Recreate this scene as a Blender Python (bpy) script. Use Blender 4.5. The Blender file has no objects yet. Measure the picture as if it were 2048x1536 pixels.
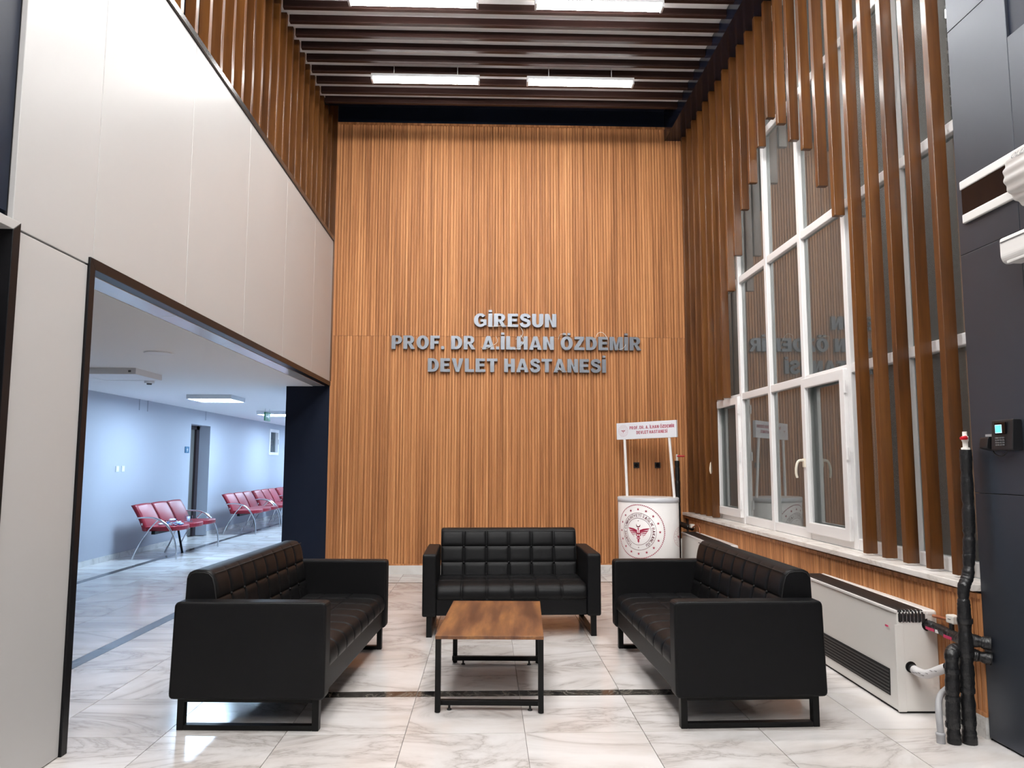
import bpy, math, random
from mathutils import Vector, Matrix
random.seed(7)
S = bpy.context.scene
COL = S.collection
PI = math.pi

# ------------------------------------------------------------------ camera
def make_camera():
    f_px, pitch, yaw, roll = 1521.25, math.radians(5.926), math.radians(1.906), math.radians(0.0876)
    fw = Vector((math.sin(yaw)*math.cos(pitch), math.cos(yaw)*math.cos(pitch), math.sin(pitch)))
    r = Vector((math.cos(yaw), -math.sin(yaw), 0)); u = r.cross(fw)
    r2 = r*math.cos(roll)+u*math.sin(roll); u2 = -r*math.sin(roll)+u*math.cos(roll)
    m = Matrix(((r2.x, u2.x, -fw.x, 0), (r2.y, u2.y, -fw.y, 0), (r2.z, u2.z, -fw.z, 1.35), (0, 0, 0, 1)))
    cd = bpy.data.cameras.new('camera'); co = bpy.data.objects.new('camera', cd); COL.objects.link(co)
    co.matrix_world = m
    cd.sensor_fit = 'HORIZONTAL'; cd.sensor_width = 36.0; cd.lens = f_px/2048*36.0
    cd.clip_start = 0.05; cd.clip_end = 100
    S.camera = co
make_camera()

# ------------------------------------------------------------------ world, exposure, light levels
W = bpy.data.worlds.new('dusk'); S.world = W; W.use_nodes = True
W.node_tree.nodes['Background'].inputs[0].default_value = (0.20, 0.21, 0.215, 1)
W.node_tree.nodes['Background'].inputs[1].default_value = 1.0
S.view_settings.view_transform = 'Standard'
try: S.view_settings.look = 'None'
except Exception: pass
S.view_settings.gamma = 1.0
S.view_settings.use_curve_mapping = False
S.view_settings.exposure = 0.26
LOBBY_LAMP = 92.0
CORRIDOR_LAMP = 64.0

# ------------------------------------------------------------------ materials
MAT = {}
def new_mat(name):
    m = bpy.data.materials.new(name); m.use_nodes = True
    nt = m.node_tree; b = nt.nodes['Principled BSDF']; MAT[name] = m
    return m, nt, b
def plain(name, col, rough=0.5, metal=0.0, spec=0.5, coat=0.0, emit=None, estr=0.0, bump=None):
    m, nt, b = new_mat(name)
    b.inputs['Base Color'].default_value = (*col, 1); b.inputs['Roughness'].default_value = rough
    b.inputs['Metallic'].default_value = metal; b.inputs['Specular IOR Level'].default_value = spec
    if coat: b.inputs['Coat Weight'].default_value = coat; b.inputs['Coat Roughness'].default_value = 0.08
    if emit: b.inputs['Emission Color'].default_value = (*emit, 1); b.inputs['Emission Strength'].default_value = estr
    if bump:
        tc = nt.nodes.new('ShaderNodeTexCoord'); n = nt.nodes.new('ShaderNodeTexNoise'); bp = nt.nodes.new('ShaderNodeBump')
        n.inputs['Scale'].default_value = bump[0]; n.inputs['Detail'].default_value = 4
        bp.inputs['Strength'].default_value = bump[1]; bp.inputs['Distance'].default_value = bump[2]
        nt.links.new(tc.outputs['Object'], n.inputs['Vector']); nt.links.new(n.outputs[0], bp.inputs['Height']); nt.links.new(bp.outputs[0], b.inputs['Normal'])
    return m
def ramp(nt, stops):
    r = nt.nodes.new('ShaderNodeValToRGB'); e = r.color_ramp.elements
    while len(e) > 1: e.remove(e[-1])
    e[0].position = stops[0][0]; e[0].color = (*stops[0][1], 1)
    for p, c in stops[1:]:
        k = e.new(p); k.color = (*c, 1)
    return r
def jitter_coords(nt, scale, off=40.0):
    """object coordinates shifted by a random amount for every object, then stretched"""
    tc = nt.nodes.new('ShaderNodeTexCoord'); oi = nt.nodes.new('ShaderNodeObjectInfo')
    mul = nt.nodes.new('ShaderNodeVectorMath'); mul.operation = 'SCALE'; mul.inputs[0].default_value = (off, off*0.7, off*1.3)
    nt.links.new(oi.outputs['Random'], mul.inputs['Scale'])
    add = nt.nodes.new('ShaderNodeVectorMath'); add.operation = 'ADD'
    nt.links.new(tc.outputs['Object'], add.inputs[0]); nt.links.new(mul.outputs[0], add.inputs[1])
    mp = nt.nodes.new('ShaderNodeMapping'); mp.inputs['Scale'].default_value = scale
    nt.links.new(add.outputs[0], mp.inputs['Vector'])
    return mp, oi
def wood(name, stops, scale, rough=0.5, coat=0.0, spec=0.4, nscale=1.0, detail=6, fine=None, rnd=0.0):
    m, nt, b = new_mat(name)
    mp, oi = jitter_coords(nt, scale)
    n = nt.nodes.new('ShaderNodeTexNoise'); n.inputs['Scale'].default_value = nscale; n.inputs['Detail'].default_value = detail; n.inputs['Roughness'].default_value = 0.6
    nt.links.new(mp.outputs[0], n.inputs['Vector'])
    fac = n.outputs[0]
    if rnd:
        ma = nt.nodes.new('ShaderNodeMath'); ma.operation = 'MULTIPLY_ADD'; ma.inputs[1].default_value = rnd; ma.inputs[2].default_value = -rnd/2
        nt.links.new(oi.outputs['Random'], ma.inputs[0])
        ad = nt.nodes.new('ShaderNodeMath'); ad.operation = 'ADD'; nt.links.new(fac, ad.inputs[0]); nt.links.new(ma.outputs[0], ad.inputs[1]); fac = ad.outputs[0]
    r = ramp(nt, stops); nt.links.new(fac, r.inputs[0])
    nt.links.new(r.outputs[0], b.inputs['Base Color'])
    bp = nt.nodes.new('ShaderNodeBump'); bp.inputs['Strength'].default_value = 0.12; bp.inputs['Distance'].default_value = 0.003
    nt.links.new(n.outputs[0], bp.inputs['Height']); nt.links.new(bp.outputs[0], b.inputs['Normal'])
    b.inputs['Roughness'].default_value = rough; b.inputs['Specular IOR Level'].default_value = spec
    if coat: b.inputs['Coat Weight'].default_value = coat; b.inputs['Coat Roughness'].default_value = 0.18
    return m
def marble(name, base, vein, warm, scale, rough=0.15, dark=False, amount=1.0):
    m, nt, b = new_mat(name)
    mp, oi = jitter_coords(nt, scale, 60.0)
    n1 = nt.nodes.new('ShaderNodeTexNoise'); n1.inputs['Scale'].default_value = 0.8; n1.inputs['Detail'].default_value = 8; n1.inputs['Roughness'].default_value = 0.6; n1.inputs['Distortion'].default_value = 1.2
    nt.links.new(mp.outputs[0], n1.inputs['Vector'])
    sub = nt.nodes.new('ShaderNodeMath'); sub.operation = 'SUBTRACT'; sub.inputs[1].default_value = 0.5; nt.links.new(n1.outputs[0], sub.inputs[0])
    ab = nt.nodes.new('ShaderNodeMath'); ab.operation = 'ABSOLUTE'; nt.links.new(sub.outputs[0], ab.inputs[0])
    r1 = ramp(nt, [(0.0, (1, 1, 1)), (0.010, (0.62, 0.62, 0.62)), (0.045, (0.30, 0.30, 0.30)), (0.16, (0, 0, 0))]); nt.links.new(ab.outputs[0], r1.inputs[0])
    n2 = nt.nodes.new('ShaderNodeTexNoise'); n2.inputs['Scale'].default_value = 1.7; n2.inputs['Detail'].default_value = 5; n2.inputs['Distortion'].default_value = 0.8
    nt.links.new(mp.outputs[0], n2.inputs['Vector'])
    r2 = ramp(nt, [(0.45, (0, 0, 0)), (0.75, (1, 1, 1))]); nt.links.new(n2.outputs[0], r2.inputs[0])
    mx = nt.nodes.new('ShaderNodeMix'); mx.data_type = 'RGBA'; mx.inputs['A'].default_value = (*base, 1); mx.inputs['B'].default_value = (*warm, 1)
    ml = nt.nodes.new('ShaderNodeMath'); ml.operation = 'MULTIPLY'; ml.inputs[1].default_value = 0.7*amount; nt.links.new(r2.outputs[0], ml.inputs[0]); nt.links.new(ml.outputs[0], mx.inputs['Factor'])
    mv = nt.nodes.new('ShaderNodeMix'); mv.data_type = 'RGBA'; nt.links.new(mx.outputs['Result'], mv.inputs['A']); mv.inputs['B'].default_value = (*vein, 1)
    m2 = nt.nodes.new('ShaderNodeMath'); m2.operation = 'MULTIPLY'; m2.inputs[1].default_value = 0.85*amount; nt.links.new(r1.outputs[0], m2.inputs[0]); nt.links.new(m2.outputs[0], mv.inputs['Factor'])
    nt.links.new(mv.outputs['Result'], b.inputs['Base Color'])
    b.inputs['Roughness'].default_value = rough
    return m

wood('flute_wood', [(0.28, (0.215, 0.082, 0.030)), (0.44, (0.385, 0.160, 0.060)), (0.58, (0.54, 0.243, 0.096)), (0.74, (0.69, 0.345, 0.150))], (34, 34, 0.40), rough=0.55, spec=0.3, rnd=0.06)
wood('slat_wood', [(0.25, (0.050, 0.016, 0.0025)), (0.5, (0.098, 0.033, 0.0052)), (0.75, (0.155, 0.057, 0.0100))], (14, 14, 1.1), rough=0.40, coat=0.45, spec=0.3, rnd=0.18)
wood('beam_wood', [(0.25, (0.014, 0.0060, 0.0052)), (0.5, (0.026, 0.0110, 0.0090)), (0.75, (0.042, 0.018, 0.014))], (0.8, 12, 12), rough=0.45, coat=0.0, spec=0.2, rnd=0.15)
wood('table_wood', [(0.30, (0.062, 0.023, 0.011)), (0.45, (0.125, 0.048, 0.021)), (0.55, (0.20, 0.082, 0.030)), (0.70, (0.38, 0.17, 0.052))], (7.0, 0.8, 4), rough=0.38, spec=0.5, nscale=1.6, detail=8)
marble('floor_marble', (0.80, 0.775, 0.76), (0.40, 0.355, 0.325), (0.60, 0.535, 0.480), (0.85, 1.7, 1.0), rough=0.16, amount=0.95)
marble('sill_marble', (0.95, 0.92, 0.88), (0.62, 0.56, 0.50), (0.85, 0.77, 0.69), (2.5, 1.2, 2.5), rough=0.22)
marble('base_marble', (0.74, 0.73, 0.71), (0.45, 0.43, 0.41), (0.66, 0.62, 0.57), (1.6, 1.6, 1.6), rough=0.25)
marble('black_marble', (0.008, 0.008, 0.009), (0.22, 0.20, 0.17), (0.016, 0.015, 0.014), (7, 7, 7), rough=0.12, amount=1.0)
plain('grout', (0.42, 0.39, 0.37), 0.8)
plain('white_panel', (0.475, 0.465, 0.455), 0.34, 0.0, 0.5)
plain('panel_core', (0.05, 0.05, 0.055), 0.6)
plain('navy_panel', (0.009, 0.013, 0.025), 0.38, 0.0, 0.13, bump=(3.0, 0.03, 0.004))
plain('gloss_navy', (0.010, 0.014, 0.028), 0.14, 0.0, 0.35)
plain('grey_panel', (0.040, 0.047, 0.062), 0.36, 0.45, 0.7)
plain('black_trim', (0.006, 0.006, 0.007), 0.33, 0.0, 0.25)
plain('silver_trim', (0.10, 0.10, 0.10), 0.22, 0.7, 0.5)
plain('ceiling_white', (0.93, 0.91, 0.90), 0.7)
plain('plaster', (0.66, 0.65, 0.63), 0.8, bump=(30, 0.05, 0.002))
plain('corridor_paint', (0.44, 0.46, 0.52), 0.55)
plain('corridor_ceiling', (0.80, 0.81, 0.83), 0.75)
plain('soffit_metal', (0.70, 0.71, 0.73), 0.22, 0.4, 0.5)
plain('leather', (0.0048, 0.0048, 0.0053), 0.46, 0.0, 0.17, bump=(260, 0.12, 0.001))
plain('leather_thread', (0.008, 0.008, 0.008), 0.6)
plain('black_steel', (0.004, 0.004, 0.004), 0.42, 0.0, 0.22)
plain('rubber', (0.012, 0.012, 0.012), 0.75)
plain('pvc_white', (0.86, 0.845, 0.84), 0.28)
plain('rubber_seal', (0.10, 0.10, 0.11), 0.6)
plain('handle_cream', (0.78, 0.72, 0.60), 0.35)
plain('letter_steel', (0.175, 0.19, 0.215), 0.36, 0.55, 0.5, bump=(6, 0.08, 0.004))
plain('letter_side', (0.30, 0.31, 0.33), 0.45, 0.4)
plain('wire_white', (0.75, 0.72, 0.68), 0.5)
plain('stand_white', (0.88, 0.86, 0.85), 0.35)
plain('stand_lid', (0.66, 0.68, 0.73), 0.4)
plain('print_red', (0.36, 0.012, 0.055), 0.5)
plain('print_dark', (0.12, 0.012, 0.03), 0.5)
plain('header_white', (0.76, 0.78, 0.83), 0.4)
plain('coil_white', (0.72, 0.70, 0.665), 0.38)
plain('coil_edge', (0.74, 0.72, 0.70), 0.35)
plain('coil_grille', (0.020, 0.019, 0.020), 0.40)
plain('coil_void', (0.004, 0.004, 0.004), 0.8)
plain('insulation', (0.008, 0.008, 0.009), 0.36, bump=(55, 0.6, 0.006))
plain('tape', (0.014, 0.014, 0.015), 0.25)
plain('copper', (0.62, 0.26, 0.14), 0.35, 0.8)
plain('valve_white', (0.75, 0.72, 0.66), 0.45)
plain('valve_red', (0.55, 0.01, 0.02), 0.35)
plain('pipe_grey', (0.36, 0.36, 0.37), 0.5)
plain('sticker', (0.68, 0.66, 0.66), 0.5)
plain('sticker_print', (0.12, 0.11, 0.12), 0.6)
plain('sticker_red', (0.50, 0.03, 0.10), 0.5)
plain('plastic_black', (0.008, 0.008, 0.009), 0.35)
plain('plastic_grey', (0.10, 0.10, 0.105), 0.45)
plain('screen_blue', (0.05, 0.3, 0.6), 0.3, emit=(0.12, 0.52, 1.0), estr=1.1)
plain('screen_edge', (0.5, 0.7, 0.8), 0.3, emit=(0.55, 0.85, 1.0), estr=1.0)
plain('ac_white', (0.72, 0.71, 0.69), 0.35)
plain('gloss_black', (0.006, 0.005, 0.006), 0.06, 0.0, 0.3)
plain('chrome', (0.68, 0.69, 0.71), 0.18, 1.0)
plain('bench_red', (0.27, 0.009, 0.022), 0.36)
plain('bench_edge', (0.16, 0.006, 0.016), 0.45)
plain('door_leaf', (0.13, 0.125, 0.115), 0.5)
plain('door_frame', (0.030, 0.018, 0.020), 0.45)
plain('sign_blue', (0.01, 0.13, 0.26), 0.4)
plain('exit_green', (0.03, 0.22, 0.10), 0.35)
plain('lamp_body', (0.74, 0.75, 0.77), 0.45)
plain('lamp_off', (0.76, 0.77, 0.80), 0.45)
for _i, _k in enumerate((0.40, 0.70, 1.32)): plain(f'lobby_tube_{_i}', (1, 1, 1), 0.4, emit=(1.0, 0.985, 0.965), estr=LOBBY_LAMP*_k)
plain('corridor_panel', (1, 1, 1), 0.4, emit=(0.54, 0.76, 1.0), estr=CORRIDOR_LAMP)
plain('clear_plastic', (0.72, 0.78, 0.85), 0.12, 0.0, 0.6)
plain('blue_plastic', (0.16, 0.32, 0.62), 0.2)
plain('night_void', (0.006, 0.006, 0.008), 0.9)
def glass(name, ior, tint, dust=0.0):
    m = bpy.data.materials.new(name); m.use_nodes = True; nt = m.node_tree; nt.nodes.clear(); MAT[name] = m
    o = nt.nodes.new('ShaderNodeOutputMaterial'); mx = nt.nodes.new('ShaderNodeMixShader'); fr = nt.nodes.new('ShaderNodeFresnel')
    t = nt.nodes.new('ShaderNodeBsdfTransparent'); g = nt.nodes.new('ShaderNodeBsdfGlossy')
    fr.inputs['IOR'].default_value = ior; t.inputs[0].default_value = (*tint, 1); g.inputs['Color'].default_value = (0.92, 0.96, 0.95, 1); g.inputs['Roughness'].default_value = 0.0
    nt.links.new(fr.outputs[0], mx.inputs[0]); nt.links.new(t.outputs[0], mx.inputs[1]); nt.links.new(g.outputs[0], mx.inputs[2]); df = nt.nodes.new('ShaderNodeBsdfDiffuse'); df.inputs[0].default_value = (0.75, 0.77, 0.76, 1); m2 = nt.nodes.new('ShaderNodeMixShader'); m2.inputs[0].default_value = dust
    nt.links.new(mx.outputs[0], m2.inputs[1]); nt.links.new(df.outputs[0], m2.inputs[2]); nt.links.new(m2.outputs[0], o.inputs[0])
glass('window_glass', 2.5, (0.80, 0.84, 0.83), 0.085)
glass('thin_clear', 1.5, (0.9, 0.94, 1.0))

# ------------------------------------------------------------------ mesh helpers
class MB:
    def __init__(s): s.v = []; s.f = []; s.sm = []
    def add(s, vs, fs, smooth=False):
        n = len(s.v); s.v += [tuple(p) for p in vs]
        for f in fs: s.f.append(tuple(i+n for i in f)); s.sm.append(smooth)
        return s
    def box(s, x0, x1, y0, y1, z0, z1):
        return s.add([(x0, y0, z0), (x1, y0, z0), (x1, y1, z0), (x0, y1, z0), (x0, y0, z1), (x1, y0, z1), (x1, y1, z1), (x0, y1, z1)],
                     [(0, 3, 2, 1), (4, 5, 6, 7), (0, 1, 5, 4), (1, 2, 6, 5), (2, 3, 7, 6), (3, 0, 4, 7)])
    def prism(s, poly, h0, h1, fn, smooth=False):
        """poly: closed 2D loop; fn(a, b, h) -> 3D point"""
        n = len(poly); vs = [fn(a, b, h0) for a, b in poly]+[fn(a, b, h1) for a, b in poly]
        fs = [tuple(range(n-1, -1, -1)), tuple(range(n, 2*n))]
        s.add(vs, fs)
        k = len(s.v)-2*n
        for i in range(n):
            j = (i+1) % n; s.f.append((k+i, k+j, k+n+j, k+n+i)); s.sm.append(smooth)
        return s
    def tube(s, pts, r, n=10, cap=True, smooth=True):
        pts = [Vector(p) for p in pts]; rings = []; prev = None
        for i, p in enumerate(pts):
            t = (pts[min(i+1, len(pts)-1)]-pts[max(i-1, 0)]).normalized()
            if prev is None:
                a = Vector((0, 0, 1)) if abs(t.z) < 0.9 else Vector((1, 0, 0))
                u = t.cross(a).normalized()
            else: u = (prev-t*prev.dot(t)).normalized()
            prev = u; w = t.cross(u)
            ri = r[i] if isinstance(r, (list, tuple)) else r
            rings.append([p+(u*math.cos(2*PI*k/n)+w*math.sin(2*PI*k/n))*ri for k in range(n)])
        vs = [q for g in rings for q in g]; fs = []
        for i in range(len(pts)-1):
            for k in range(n): fs.append((i*n+k, i*n+(k+1) % n, (i+1)*n+(k+1) % n, (i+1)*n+k))
        s.add(vs, fs, smooth)
        if cap: s.add(rings[0][::-1], [tuple(range(n))]); s.add(rings[-1], [tuple(range(n))])
        return s
    def lathe(s, prof, c, n=20, axis='z', smooth=True):
        """prof: list of (radius, height) turned about the axis through c"""
        vs = []
        for r, h in prof:
            for k in range(n):
                a = 2*PI*k/n
                p = {'z': (r*math.cos(a), r*math.sin(a), h), 'x': (h, r*math.cos(a), r*math.sin(a)), 'y': (r*math.sin(a), h, r*math.cos(a))}[axis]
                vs.append((c[0]+p[0], c[1]+p[1], c[2]+p[2]))
        fs = [(i*n+k, i*n+(k+1) % n, (i+1)*n+(k+1) % n, (i+1)*n+k) for i in range(len(prof)-1) for k in range(n)]
        s.add(vs, fs, smooth)
        s.add(vs[:n], [tuple(range(n-1, -1, -1))]); s.add(vs[-n:], [tuple(range(n))])
        return s
    def mesh(s, name):
        me = bpy.data.meshes.new(name); me.from_pydata(s.v, [], s.f); me.update()
        me.polygons.foreach_set('use_smooth', s.sm)
        return me
def obj(name, mb, mat, parent=None, loc=None, rot=None, bevel=0.0, kind=None, seg=2):
    me = mb.mesh(name) if isinstance(mb, MB) else mb
    if mat and not me.materials: me.materials.append(MAT[mat])
    o = bpy.data.objects.new(name, me); COL.objects.link(o)
    if parent is not None: o.parent = parent
    if loc is not None: o.location = loc
    if rot is not None: o.rotation_euler = rot
    if bevel:
        b = o.modifiers.new('bevel', 'BEVEL'); b.width = bevel; b.segments = seg; b.limit_method = 'ANGLE'; b.angle_limit = math.radians(40)
    if kind: o['kind'] = kind
    return o
def box(name, x0, x1, y0, y1, z0, z1, mat, parent=None, bevel=0.0, kind=None):
    """a box whose origin is its own centre"""
    c = ((x0+x1)/2, (y0+y1)/2, (z0+z1)/2)
    m = MB().box(x0-c[0], x1-c[0], y0-c[1], y1-c[1], z0-c[2], z1-c[2])
    return obj(name, m, mat, parent, loc=c, bevel=bevel, kind=kind)
def tag(o, label, cat, group=None):
    o['label'] = label; o['category'] = cat
    if group: o['group'] = group
    return o
def thing(name, label, cat, loc=(0, 0, 0), rz=0.0, group=None):
    o = bpy.data.objects.new(name, None); COL.objects.link(o); o.location = loc; o.rotation_euler = (0, 0, rz); o.empty_display_size = 0.1
    return tag(o, label, cat, group)
def struct_root(name):
    o = bpy.data.objects.new(name, None); COL.objects.link(o); o['kind'] = 'structure'; o.empty_display_size = 0.1
    return o
def copy_tree(o, parent=None):
    c = o.copy(); COL.objects.link(c); c.parent = parent
    for ch in list(o.children): copy_tree(ch, c)
    return c
def arc(cx, cy, rx, ry, a0, a1, n):
    return [(cx+rx*math.cos(math.radians(a0+(a1-a0)*i/n)), cy+ry*math.sin(math.radians(a0+(a1-a0)*i/n))) for i in range(n+1)]
def catmull(pts, n=6):
    P = [Vector(p) for p in pts]; out = []
    for i in range(len(P)-1):
        p0 = P[max(i-1, 0)]; p1 = P[i]; p2 = P[i+1]; p3 = P[min(i+2, len(P)-1)]
        for k in range(n):
            t = k/n
            out.append(0.5*((2*p1)+(p2-p0)*t+(2*p0-5*p1+4*p2-p3)*t*t+(-p0+3*p1-3*p2+p3)*t**3))
    out.append(P[-1]); return out

# ------------------------------------------------------------------ block lettering (drawn as outlines)
def glyph_loops(ch, s=0.235, t=0.19):
    """closed outlines of a bold grotesque capital, cap height 1; returns (loops, width)"""
    R = lambda x0, y0, x1, y1: [(x0, y0), (x1, y0), (x1, y1), (x0, y1)]
    dot = 0.17
    if ch == 'I': return [R(0, 0, s, 1)], s
    if ch == 'İ': return [R(0, 0, s, 1), R(s/2-.11, 1.10, s/2+.11, 1.10+dot)], s
    if ch == '.': return [R(0, 0, .22, .22)], .22
    if ch == 'E': return [[(0, 0), (0, 1), (.66, 1), (.66, 1-t), (s, 1-t), (s, .5+t/2+.02), (.61, .5+t/2+.02), (.61, .5-t/2+.02), (s, .5-t/2+.02), (s, t), (.68, t), (.68, 0)]], .68
    if ch == 'F': return [[(0, 0), (0, 1), (.64, 1), (.64, 1-t), (s, 1-t), (s, .5+t/2), (.57, .5+t/2), (.57, .5-t/2), (s, .5-t/2), (s, 0)]], .64
    if ch == 'L': return [[(0, 0), (0, 1), (s, 1), (s, t), (.64, t), (.64, 0)]], .64
    if ch == 'T': return [[(.37-s/2, 0), (.37-s/2, 1-t), (0, 1-t), (0, 1), (.74, 1), (.74, 1-t), (.37+s/2, 1-t), (.37+s/2, 0)]], .74
    if ch == 'H': return [[(0, 0), (0, 1), (s, 1), (s, .5+t/2+.01), (.74-s, .5+t/2+.01), (.74-s, 1), (.74, 1), (.74, 0), (.74-s, 0), (.74-s, .5-t/2), (s, .5-t/2), (s, 0)]], .74
    if ch == 'N': return [[(0, 0), (0, 1), (s*.98, 1), (.75-s, .40), (.75-s, 1), (.75, 1), (.75, 0), (.75-s*.98, 0), (s, .60), (s, 0)]], .75
    if ch == 'M': return [[(0, 0), (0, 1), (.31, 1), (.46, .38), (.61, 1), (.92, 1), (.92, 0), (.92-s*.9, 0), (.92-s*.9, .72), (.46+.10, 0), (.46-.10, 0), (s*.9, .72), (s*.9, 0)]], .92
    if ch == 'A': return [[(0, 0), (.30, 1), (.56, 1), (.86, 0), (.86-s*1.08, 0), (.575, .17), (.285, .17), (s*1.08, 0)], [(.335, .35), (.43, .70), (.525, .35)]], .86
    if ch == 'V': return [[(0, 1), (s*1.06, 1), (.41, .30), (.82-s*1.06, 1), (.82, 1), (.53, 0), (.29, 0)]], .82
    if ch == 'Z': return [[(0, 0), (0, t), (.38, 1-t), (.03, 1-t), (.03, 1), (.69, 1), (.69, 1-t), (.31, t), (.71, t), (.71, 0)]], .71
    if ch == 'K': return [[(0, 0), (0, 1), (s, 1), (s, .60), (.48, 1), (.78, 1), (.43, .60), (.80, 0), (.51, 0), (.27, .43), (s, .38), (s, 0)]], .80
    if ch == 'Y': return [[(0, 1), (s*1.12, 1), (.41, .62), (.82-s*1.12, 1), (.82, 1), (.41+s/2, .41), (.41+s/2, 0), (.41-s/2, 0), (.41-s/2, .41)]], .82
    if ch == 'D': return [[(0, 0), (0, 1)]+arc(.34, .5, .42, .5, 90, -90, 18), [(s, t)]+arc(.34, .5, .42-s, .5-t, -90, 90, 16)+[(s, 1-t)]], .76
    if ch == 'P': return [[(0, 0), (0, 1)]+arc(.41, .68, .29, .32, 90, -90, 14)+[(s, .36), (s, 0)], [(s, .36+t*.9)]+arc(.41, .68, .29-s*.9, .32-t*.9, -90, 90, 12)+[(s, 1-t*.9)]], .70
    if ch == 'R': return [[(0, 0), (0, 1)]+arc(.44, .70, .29, .30, 90, -70, 14)+[(.56, .40), (.80, 0), (.52, 0), (.33, .385), (s, .385), (s, 0)], [(s, .40+t*.85)]+arc(.43, .70, .28-s*.85, .30-t*.85, -90, 90, 12)+[(s, 1-t*.85)]], .80
    if ch == 'B': return [[(0, 0), (0, 1)]+arc(.42, .755, .26, .245, 90, -60, 10)+arc(.43, .275, .30, .275, 60, -90, 12), [(s, .58)]+arc(.42, .755, .26-s*.9, .245-t*.9, -90, 90, 8)+[(s, .93)], [(s, t)]+arc(.43, .275, .30-s*.9, .275-t*.9, -90, 90, 8)+[(s, .38)]], .73
    if ch in 'OÖ':
        L = [arc(.42, .5, .42, .515, 0, 360, 32)[:-1], arc(.42, .5, .42-s, .515-t, 360, 0, 28)[:-1]]
        if ch == 'Ö': L += [R(.16, 1.10, .36, 1.10+dot), R(.48, 1.10, .68, 1.10+dot)]
        return L, .84
    if ch in 'UÜ':
        L = [[(0, 1)]+arc(.37, .36, .37, .375, 180, 360, 18)+[(.74, 1), (.74-s, 1)]+arc(.37, .36, .37-s, .375-t, 360, 180, 14)+[(s, 1)]]
        if ch == 'Ü': L += [R(.10, 1.10, .30, 1.10+dot), R(.44, 1.10, .64, 1.10+dot)]
        return L, .74
    if ch == 'C': return [arc(.42, .5, .42, .515, 40, 320, 26)+arc(.42, .5, .42-s, .515-t, 315, 45, 22)], .76
    if ch in 'GĞ':
        L = [arc(.42, .5, .42, .515, 38, 312, 26)+[(.82, .13), (.82, .56), (.43, .56), (.43, .38), (.60, .38), (.60, .235)]+arc(.42, .5, .42-s, .515-t, 300, 42, 20)]
        if ch == 'Ğ': L += [[(.22, 1.25), (.30, 1.25), (.36, 1.19), (.48, 1.19), (.54, 1.25), (.62, 1.25), (.54, 1.10), (.30, 1.10)]]
        return L, .83
    if ch == 'S':
        c = catmull([(.605, .70, 0), (.54, .845, 0), (.37, .905, 0), (.20, .855, 0), (.135, .725, 0), (.21, .60, 0), (.36, .535, 0), (.53, .455, 0), (.60, .30, 0), (.53, .155, 0), (.36, .095, 0), (.175, .15, 0), (.095, .31, 0)], 5)
        a, b = [], []; h = (s+t)/4.1
        for i, p in enumerate(c):
            d = (c[min(i+1, len(c)-1)]-c[max(i-1, 0)]).normalized(); nn = Vector((-d.y, d.x, 0))*h
            a.append((p.x+nn.x, p.y+nn.y)); b.append((p.x-nn.x, p.y-nn.y))
        return [a+b[::-1]], .70
    return [R(0, 0, .3, 1)], .3
_GL = {}
def glyph_mesh(ch, size, depth, s=0.235, t=0.19, gap=0):
    """mesh of one letter in its x-y plane, origin bottom left, front face at z = depth"""
    key = (ch, size, depth, s, t)
    if key in _GL: return _GL[key]
    loops, w = glyph_loops(ch, s, t)
    c = bpy.data.curves.new('letter', 'CURVE'); c.dimensions = '2D'; c.fill_mode = 'BOTH'; c.extrude = depth/2 if depth else 0.0
    for L in loops:
        sp = c.splines.new('POLY'); sp.points.add(len(L)-1); sp.use_cyclic_u = True
        for i, p in enumerate(L): sp.points[i].co = (p[0]*size, p[1]*size, 0, 1)
    o = bpy.data.objects.new('letter', c); COL.objects.link(o)
    dg = bpy.context.evaluated_depsgraph_get(); dg.update()
    me = bpy.data.meshes.new_from_object(o.evaluated_get(dg)); me.name = 'letter'
    bpy.data.objects.remove(o); bpy.data.curves.remove(c)
    _GL[key] = (me, w*size); return _GL[key]
SP_ADV = 0.15   # space between letters, in cap heights
def line_width(txt, size, s, t, sp=SP_ADV, space=0.36):
    w = 0
    for ch in txt: w += space*size if ch == ' ' else (glyph_loops(ch, s, t)[1]+sp)*size
    return w-sp*size

# ================================================================== THE SETTING
XL, XR, YB = -1.96, 2.475, 9.5
ZC = 5.74

# ------------------------------------------------------------------ floor
floor = box('floor', -5.6, 3.0, -8.0, 21.3, -0.12, -0.012, 'grout', kind='structure')
box('screed', -1.98, 2.9, -8.0, 0.98, -0.012, -0.001, 'floor_marble', floor)
ft = floor.location
def tile(x0, x1, y0, y1, mat='floor_marble', name='tile'):
    g = 0.0018
    o = box(name, x0+g, x1-g, y0+g, y1-g, -0.012, 0.0, mat)
    o.parent = floor; o.matrix_parent_inverse = Matrix.Translation(-ft)
    return o
bpy.data.objects['screed'].matrix_parent_inverse = Matrix.Translation(-ft)
XJ = [-2.71, -2.2, -1.6, -1.0, -0.4, 0.2, 0.8, 1.4, 2.0, 2.52]
YJ = [0.98, 1.58, 2.18, 2.78, 3.38, 3.98, 4.59, 4.70, 5.24, 5.845, 6.45, 7.05, 7.65, 8.25, 8.80, 8.86, 9.52]
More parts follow.
